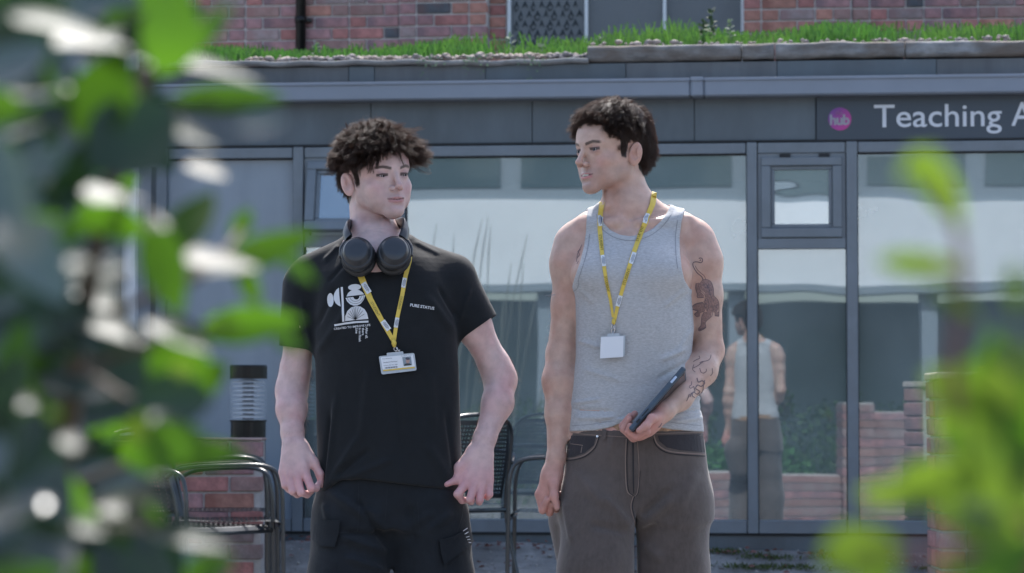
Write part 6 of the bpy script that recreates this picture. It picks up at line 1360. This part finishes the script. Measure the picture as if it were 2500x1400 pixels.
    strap_parts(t2, up2, sf2, [(1597, 470), (1592, 500), (1580, 530), (1564, 572), (1545, 625), (1524, 690), (1510, 740), (1500, 785)], 14, 8, [((1581, 522), (1573, 545)), ((1549, 618), (1540, 645)), ((1515, 722), (1508, 748))], [(1558, 592, 70, 9.5), (1525, 697, 71, 9.5)])
    b = MB().tube([sf2.hit(1498, 778, .004)[0], sf2.hit(1499, 787, .005)[0], sf2.hit(1499.5, 792, .004)[0]], [.003, .005, .003], 8); up2(b.build('knot', M_strap, t2, True))
    pa = sf2.hit(1498, 793, .005)[0]; pb = sf2.hit(1497, 814, .006)[0]; clip(t2, up2, pa, pb)
    h, y = plate(rr([(1469, 822), (1527, 819), (1525, 870), (1467, 877)], 2), .002, M_clear, 'card_holder', t2, .006); up2(h); h2, _ = plate(rr([(1484, 815), (1513, 813), (1513, 820), (1484, 822)], 2), .002, M_clear, 'holder_tab', t2, .006); up2(h2)
    c, _ = plate([(1470, 823.5), (1523, 820), (1521.5, 872), (1467.5, 875.5)], .0008, M_card, 'blank_card', t2, .009); up2(c)
def headphones():
    t = thing('headphones', 'matt black over-ear headphones resting round the neck of the man in black', 'headphones', tuple(Q(918, 620, -90))); Ti = Matrix.Translation(t.location).inverted()
    def up(o):
        if o.parent is t: o.matrix_parent_inverse = Ti
        return o
    for sx, (px, py), tiltz in ((-1, (873, 622), 10), (1, (962, 619), -10)):
        c = Q(px, py, -112); n = np.array([sx*.10, -.93, .36]); n /= np.linalg.norm(n); a = np.array([1.0, 0, 0]); a = a-n*(a@n); a /= np.linalg.norm(a); b = np.cross(n, a)
        if b[2] < 0: b = -b
        t_ = math.radians(tiltz); a, b = a*math.cos(t_)+b*math.sin(t_), b*math.cos(t_)-a*math.sin(t_)
        def lath(prof, ra, rb, nn=40):
            V = []; Fx = []
            for r, h in prof: V += [c+n*h+a*ra*r*math.cos(q)+b*rb*r*math.sin(q) for q in np.linspace(0, 2*math.pi, nn, endpoint=False)]
            for j in range(len(prof)-1): Fx += [(j*nn+i, j*nn+(i+1) % nn, (j+1)*nn+(i+1) % nn, (j+1)*nn+i) for i in range(nn)]
            return MB().add(V, Fx+[tuple(range(nn)), tuple((len(prof)-1)*nn+i for i in range(nn))])
        cup = up(lath([(.90, -.012), (1.0, -.006), (1.0, .004), (.95, .010), (.88, .014), (.87, .0135), (.84, .016), (.70, .027), (.66, .0285), (.3, .029)], .0405, .044).build('ear_cup', M_hp, t, True))
        lath([(.66, .0286), (.62, .0300), (.2, .0303)], .0405, .044).build('cup_disc', mat('satin_black', (.030, .036, .045), .30), cup, True)
        up(lath([(.80, -.034), (1.0, -.030), (1.06, -.022), (1.0, -.013), (.85, -.012)], .0405, .046).build('ear_cushion', M_hp2, t, True))
        ypt = smooth_path([c+a*sx*.040*1.0+b*.004-n*.004, c+a*sx*.036+b*.028-n*.006, c+a*sx*.024+b*.046-n*.012], 5); up(MB().tube(ypt, .0055, 8).build('yoke', M_hp, t, True))
    P = smooth_path([Q(851, 583, -88), Q(845, 566, -66), Q(848, 552, -30), Q(868, 550, 60), Q(918, 556, 118), Q(962, 548, 60), Q(987, 545, -30), Q(990, 562, -66), Q(984, 583, -88)], 8)
    V = []; Fx = []; n = 8; cen = Q(918, 560, 20)
    for i, p in enumerate(P):
        tg = P[min(i+1, len(P)-1)]-P[max(i-1, 0)]; tg /= np.linalg.norm(tg); o = p-cen; o[2] = 0; o -= tg*(o@tg); o /= np.linalg.norm(o); u_ = np.cross(tg, o)
        for k in range(n): q = 2*math.pi*k/n; V.append(p+o*.0055*math.cos(q)+u_*.0145*math.sin(q))
        if i: Fx += [((i-1)*n+k, (i-1)*n+(k+1) % n, i*n+(k+1) % n, i*n+k) for k in range(n)]
    up(mobj('headband', V, Fx, M_hp, t, True))
def tablet():
    a = Q(1539, 1049, -205); b = Q(1671, 897, -175); L_ = b-a; ln = np.linalg.norm(L_); ux = L_/ln
    view = np.array([0, 1.0, 0]); dn = np.cross(ux, view); dn /= np.linalg.norm(dn)
    if dn[0] < 0: dn = -dn                              # face side, down to the right
    wv = np.cross(dn, ux); wv /= np.linalg.norm(wv); wv = wv if wv[1] > 0 else -wv
    ang = math.radians(13); wv, dn = wv*math.cos(ang)+dn*math.sin(ang), dn*math.cos(ang)-wv*math.sin(ang)
    t = thing('tablet', 'slim dark blue tablet in its case, held edge-on under the forearm', 'tablet', tuple((a+b)/2)); R = Matrix((ux.tolist(), wv.tolist(), dn.tolist())).transposed().to_4x4(); Mx = R
    m = mat('tablet_case', (.045, .07, .10), .35, noise=.1, nscale=30)
    o = MB().box(-ln/2, ln/2, 0, .150, -.0065, .0065, Mx, .003).build('case', m, t)
    MB().box(-ln/2+.008, ln/2-.008, .010, .142, .0066, .0074, Mx).build('screen', mat('dark_screen', (.02, .022, .026), .08), t)
    MB().box(-ln/2+.022, -ln/2+.034, -.0012, .0005, -.002, .0025, Mx).build('port', M_gasket, o); MB().box(-ln/2+.042, -ln/2+.066, -.0012, .0005, -.001, .0012, Mx).build('speaker_slot', M_gasket, o); MB().box(ln/2-.05, ln/2-.03, -.001, .0005, -.003, .003, Mx).build('button', M_metal, o)
def rings():
    pass
# ================================================================== FOREGROUND SHRUBS
def leaf_mesh(L_, Wd, mt, curl=.18, fold_=.25, seed=0, n=8):
    r = random.Random(seed); V = []; Fx = []
    for i in range(n+1):
        t = i/n; w_ = Wd/2*math.sin(math.pi*min(1, t**.85))**.8*(1.0 if i not in (0, n) else 0)+.0004; x = L_*t; z = -curl*L_*t*t+.02*L_*math.sin(t*5+seed)
        V += [(x, -w_, z+fold_*w_), (x, -w_*.5, z+fold_*w_*.35), (x, 0, z), (x, w_*.5, z+fold_*w_*.35), (x, w_, z+fold_*w_)]
        if i: Fx += [((i-1)*5+k, i*5+k, i*5+k+1, (i-1)*5+k+1) for k in range(4)]
    V = [(x-L_/2, y, z) for x, y, z in V]
    return mesh_from('leaf', V, Fx, mt, True)
def leaf_material(name, col, tcol, trans, rough, coat):
    m = bpy.data.materials.new(name); m.use_nodes = True; t = m.node_tree; b = t.nodes['Principled BSDF']; N = t.nodes.new; L = t.links.new; b.inputs['Specular IOR Level'].default_value = .38
    oi = N('ShaderNodeObjectInfo'); mr = N('ShaderNodeMapRange'); mr.inputs[3].default_value = .7; mr.inputs[4].default_value = 1.35; L(oi.outputs['Random'], mr.inputs[0])
    for c, tgt in ((col, 'b'), (tcol, 't')):
        h = N('ShaderNodeHueSaturation'); h.inputs['Color'].default_value = (*c, 1); L(mr.outputs[0], h.inputs['Value'])
        if tgt == 'b': L(h.outputs[0], b.inputs['Base Color'])
        else: tr = N('ShaderNodeBsdfTranslucent'); L(h.outputs[0], tr.inputs[0])
    b.inputs['Roughness'].default_value = rough; b.inputs['Coat Weight'].default_value = coat; b.inputs['Coat Roughness'].default_value = .35
    ms = N('ShaderNodeMixShader'); ms.inputs[0].default_value = trans; L(b.outputs[0], ms.inputs[1]); L(tr.outputs[0], ms.inputs[2]); L(ms.outputs[0], t.nodes['Material Output'].inputs[0]); return m
M_leafD = leaf_material('glossy_dark_leaf', (.014, .036, .020), (.024, .072, .018), .14, .55, .0)  # darker copy of the leaf, shrub shade put into its colour
M_leafL = leaf_material('sunlit_leaf', (.036, .085, .014), (.085, .215, .008), .48, .55, .0)  # lit copy of the leaf, sunlight put into its brighter yellow-green
M_leafY = leaf_material('young_yellow_leaf', (.085, .14, .022), (.19, .32, .025), .5, .6, .0)
M_leafS = leaf_material('sheen_leaf', (.060, .085, .085), (.035, .11, .02), .12, .36, .0); M_leafS.node_tree.nodes['Principled BSDF'].inputs['Specular IOR Level'].default_value = 1.0  # sky sheen painted into the blue-grey base colour, besides the gloss
M_twig = mat('twig_bark', (.10, .07, .05), .8, noise=.3, nscale=40); M_twigr = mat('red_twig', (.16, .05, .05), .7)
def basis(n, dirx):
    n = np.array(n, float); n /= np.linalg.norm(n); x = np.array(dirx, float); x -= n*(x@n); x /= np.linalg.norm(x)+1e-9; y = np.cross(n, x)
    return Matrix(((x[0], y[0], n[0]), (x[1], y[1], n[1]), (x[2], y[2], n[2]))).to_4x4()
def shrub(name, label, base, items, fill, mats, seed, stems, twig, dsc=1.0):
    t = thing(name, label, 'shrub', base); Ti = Matrix.Translation(Vector(base)).inverted(); rg = random.Random(seed)
    lens = {k: [leaf_mesh(l, l*a, mats[k], rg.uniform(.02, .25), rg.uniform(.1, .4), s_) for s_, (l, a) in enumerate([(1.0, .42), (1.0, .36), (1.0, .5), (1.0, .32)])] for k in mats}
    H = np.array(sun_dir)+np.array([0, -1.0, -.03]); H /= np.linalg.norm(H)
    cnt = 0
    def put(px, py, Y, Lpx, ang, kind, wr=None):
        nonlocal cnt; Y = Y*dsc
        p = W(px, py, Y); L_ = Lpx/FPX*Y; a = math.radians(ang); dx = np.array([math.cos(a), 0, math.sin(a)])
        if kind == 'G': nrm = H+np.array([rg.gauss(0, .06), rg.gauss(0, .05), rg.gauss(0, .05)]); mk = 'D'
        elif kind == 'S': nrm = np.array([rg.gauss(0, .3), -.95, .50+rg.gauss(0, .22)]); mk = 'S'
        elif kind == 'D': nrm = np.array([rg.gauss(0, .5), -1, rg.gauss(.0, .5)]); mk = 'D'
        elif kind == 'Y': nrm = np.array([rg.gauss(0, .3), -1, rg.gauss(.25, .25)]); mk = 'Y'
        else: nrm = np.array([rg.gauss(0, .3), -1, rg.gauss(.15, .25)]); mk = 'L'
        # stretch so that the picture length holds when the leaf is tipped
        dx3 = dx.copy(); nn = nrm/np.linalg.norm(nrm); pr_ = dx3-nn*(dx3@nn)
        k = 1.0/max(.45, np.linalg.norm(pr_)); me = rg.choice(lens[mk]); o = bpy.data.objects.new('leaf', me); COL.objects.link(o); o.parent = t; sc = L_*k
        wy = 1.0 if wr is None else wr/.4
        if kind == 'G': wy *= 1.5
        o.matrix_parent_inverse = Ti; o.matrix_basis = Matrix.Translation(Vector(p)) @ basis(nrm, dx) @ Matrix.Diagonal((sc, sc*wy, sc, 1)); cnt += 1
    for it in items: put(*it)
    for q in fill(rg): 
        if cnt < 298: put(*q)
    mb = MB()
    for P, r0, r1 in stems:
        pts = smooth_path([W(p[0], p[1], p[2]*dsc) for p in P], 5); mb.tube(pts, list(np.linspace(r0, r1, len(pts))), 6)
        o = mb.build('branch', twig, t, True); o.matrix_parent_inverse = Ti; mb = MB()
    return t
def build_shrubs():
    g0 = tuple(W(60, 1400, 1.35)[:2])+(0.0,)
    items = [ # px, py, depth, picture length, angle, kind, width ratio
      (150, 60, 1.05, 320, 14, 'G', .34), (500, 160, 1.15, 230, 42, 'G', .36), (440, 312, 1.15, 190, 6, 'G', .42), (505, 413, 1.25, 110, 0, 'G', .5), (255, 475, 1.1, 120, 70, 'G', .5), (232, 100, 1.1, 130, 60, 'G', .4), (110, 215, 1.1, 120, 65, 'G', .45), (375, 541, 1.05, 70, 20, 'G', .7), (530, 640, 1.15, 150, 62, 'G', .45), (435, 808, 1.15, 150, -45, 'G', .42), (180, 1080, 1.05, 80, 0, 'G', .6), (390, 1020, 1.1, 80, 30, 'G', .6), (383, 1158, 1.1, 60, 0, 'G', .7), (455, 1302, 1.1, 210, -10, 'G', .36), (290, 1240, 1.1, 150, -45, 'G', .4), (205, 1285, 1.05, 100, 10, 'G', .55), (190, 640, 1.0, 60, 0, 'G', .8), (270, 660, 1.05, 90, 30, 'G', .6), (160, 290, 1.1, 150, 5, 'S', .45), (370, 1210, 1.1, 120, -20, 'G', .5), (325, 60, 1.3, 60, 80, 'S', .5), (640, 300, 1.0, 130, 0, 'S', .6),
      (420, 70, 1.1, 240, 78, 'L', .62), (520, 60, 1.15, 150, 70, 'L', .4), (560, 240, 1.2, 290, 9, 'L', .32), (455, 540, 1.15, 230, 72, 'L', .55), (400, 650, 1.12, 240, -70, 'L', .55), (590, 548, 1.25, 95, 66, 'L', .45), (645, 610, 1.2, 260, 22, 'L', .36), (725, 650, 1.15, 120, -30, 'L', .42), (610, 700, 1.2, 120, -60, 'L', .35), (605, 792, 1.2, 260, 5, 'L', .30), (700, 830, 1.1, 90, -30, 'L', .5), (440, 900, 1.15, 200, -60, 'L', .6), (500, 925, 1.2, 130, 30, 'L', .5), (430, 975, 1.12, 210, 10, 'D', .45), (470, 1105, 1.15, 270, 4, 'L', .36), (400, 1090, 1.1, 210, 20, 'L', .5), (250, 230, 1.1, 260, 70, 'L', .5), (330, 330, 1.1, 280, 40, 'D', .55), (300, 260, 1.12, 230, -60, 'L', .55), (200, 400, 1.1, 260, 50, 'D', .5), (60, 150, 1.05, 260, -10, 'L', .4), (280, 540, 1.15, 200, -20, 'L', .35), (510, 1390, 1.15, 140, 40, 'L', .6), (30, 870, 1.05, 200, 80, 'L', .5), (120, 1010, 1.0, 60, 0, 'Y', .6), (335, 1045, 1.08, 90, 60, 'Y', .6), (445, 905, 1.08, 60, 0, 'Y', .8)]
    def fill(rg):
        o = []
        for _ in range(900):
            y = rg.uniform(-60, 1460); edge = np.interp(y, [-120, 0, 130, 300, 420, 560, 700, 840, 950, 1080, 1200, 1400, 1520], [480, 470, 330, 380, 210, 250, 235, 330, 380, 370, 380, 420, 420]); x = rg.uniform(-70, edge)
            if 225 < x < 360 and (340 < y < 500 or 590 < y < 720) : continue
            k = rg.random(); kind = 'D' if k < .36 else 'S' if k < .80 else 'L' if k < .985 else 'G'
            o.append((x, y, rg.uniform(1.2, 1.7) if x > 90 else rg.uniform(.95, 1.5), rg.uniform(170, 300), rg.uniform(-60, 80), kind, rg.uniform(.34, .55)))
        return o
    stems = [([(120, 1700, 1.35), (150, 1200, 1.3), (200, 800, 1.25), (280, 400, 1.2), (380, 100, 1.2), (420, -150, 1.2)], .006, .002), ([(60, 1700, 1.35), (40, 1100, 1.3), (60, 500, 1.3), (30, 0, 1.3), (20, -200, 1.3)], .007, .002), ([(200, 800, 1.25), (330, 740, 1.22), (480, 680, 1.2), (545, 620, 1.2), (590, 560, 1.25)], .0022, .0012), ([(545, 625, 1.2), (640, 620, 1.2)], .0012, .0008), ([(200, 900, 1.2), (400, 830, 1.2), (500, 800, 1.2), (590, 795, 1.2)], .002, .001), ([(150, 1200, 1.3), (330, 1130, 1.2), (470, 1105, 1.15)], .003, .001), ([(280, 400, 1.2), (400, 280, 1.2), (520, 245, 1.2)], .002, .001), ([(150, 1300, 1.25), (300, 1290, 1.15), (420, 1300, 1.1)], .003, .001), ([(200, 900, 1.2), (330, 980, 1.15), (430, 960, 1.15)], .002, .001)]
    shrub('glossy_shrub', 'out of focus glossy dark green shrub filling the left foreground', g0, items, fill, {'D': M_leafD, 'L': M_leafL, 'Y': M_leafY, 'S': M_leafS}, 5, stems, M_twig)
    g1 = tuple(W(2480, 1400, 1.1)[:2])+(0.0,)
    items = [(2290, 455, .98, 230, -58, 'Y', .48), (2255, 648, .98, 240, -6, 'Y', .26), (2240, 400, .9, 120, 40, 'Y', .5), (2330, 740, .95, 130, -40, 'Y', .4), (2100, 1345, .92, 200, 10, 'Y', .85), (2150, 1380, .95, 170, 60, 'Y', .6), (2360, 985, .98, 260, -40, 'Y', .5), (2440, 960, .95, 220, 20, 'Y', .5), (2310, 1010, .98, 120, 60, 'Y', .4), (2440, 1080, .95, 260, -20, 'Y', .55), (2330, 1180, .98, 300, 5, 'Y', .45), (2250, 1150, 1.0, 140, 20, 'Y', .4), (2470, 1190, .95, 240, 50, 'Y', .5), (2420, 1290, .95, 280, -12, 'Y', .5), (2200, 1205, 1.0, 220, 0, 'Y', .3), (2490, 880, .95, 160, 80, 'Y', .5), (2480, 700, .95, 150, 80, 'Y', .3), (2470, 1370, .92, 200, 30, 'L', .5), (2400, 1250, .92, 110, 0, 'G', .5), (2520, 1040, .95, 240, 70, 'L', .5), (2380, 900, 1.0, 150, 10, 'L', .3), (2350, 1100, 1.02, 200, -50, 'L', .4)]
    def fill2(rg):
        return [(rg.uniform(2360, 2760), rg.uniform(860, 1550), rg.uniform(.92, 1.15), rg.uniform(120, 240), rg.uniform(-60, 80), rg.choice('YYLL'), rg.uniform(.3, .5)) for _ in range(26)]
    stems = [([(2560, 1700, 1.05), (2500, 1300, 1.0), (2420, 1120, 1.0), (2350, 1050, .98), (2330, 900, .98), (2350, 700, .96), (2335, 560, .98), (2290, 430, .98)], .0035, .0008), ([(2500, 1300, 1.0), (2300, 1350, .95), (2120, 1340, .92)], .002, .001), ([(2350, 660, .96), (2250, 648, .98)], .0008, .0005)]
    shrub('young_leafed_shrub', 'out of focus shrub with translucent yellow green leaves at the right edge', g1, items, fill2, {'D': M_leafD, 'L': M_leafL, 'Y': M_leafY}, 9, stems, M_twigr, .86)
# ================================================================== BUILD
build_ground(); build_glazed(); build_rear(); build_sign(); build_roof_plants(); build_left_side(); low_wall(); bollard(); place_chairs(); brick_pier(); exit_sign(); build_opposite()
r1 = person_tee(); r2 = person_tank()
lanyards(r1[2], r2[2]); headphones(); tablet()
build_shrubs()
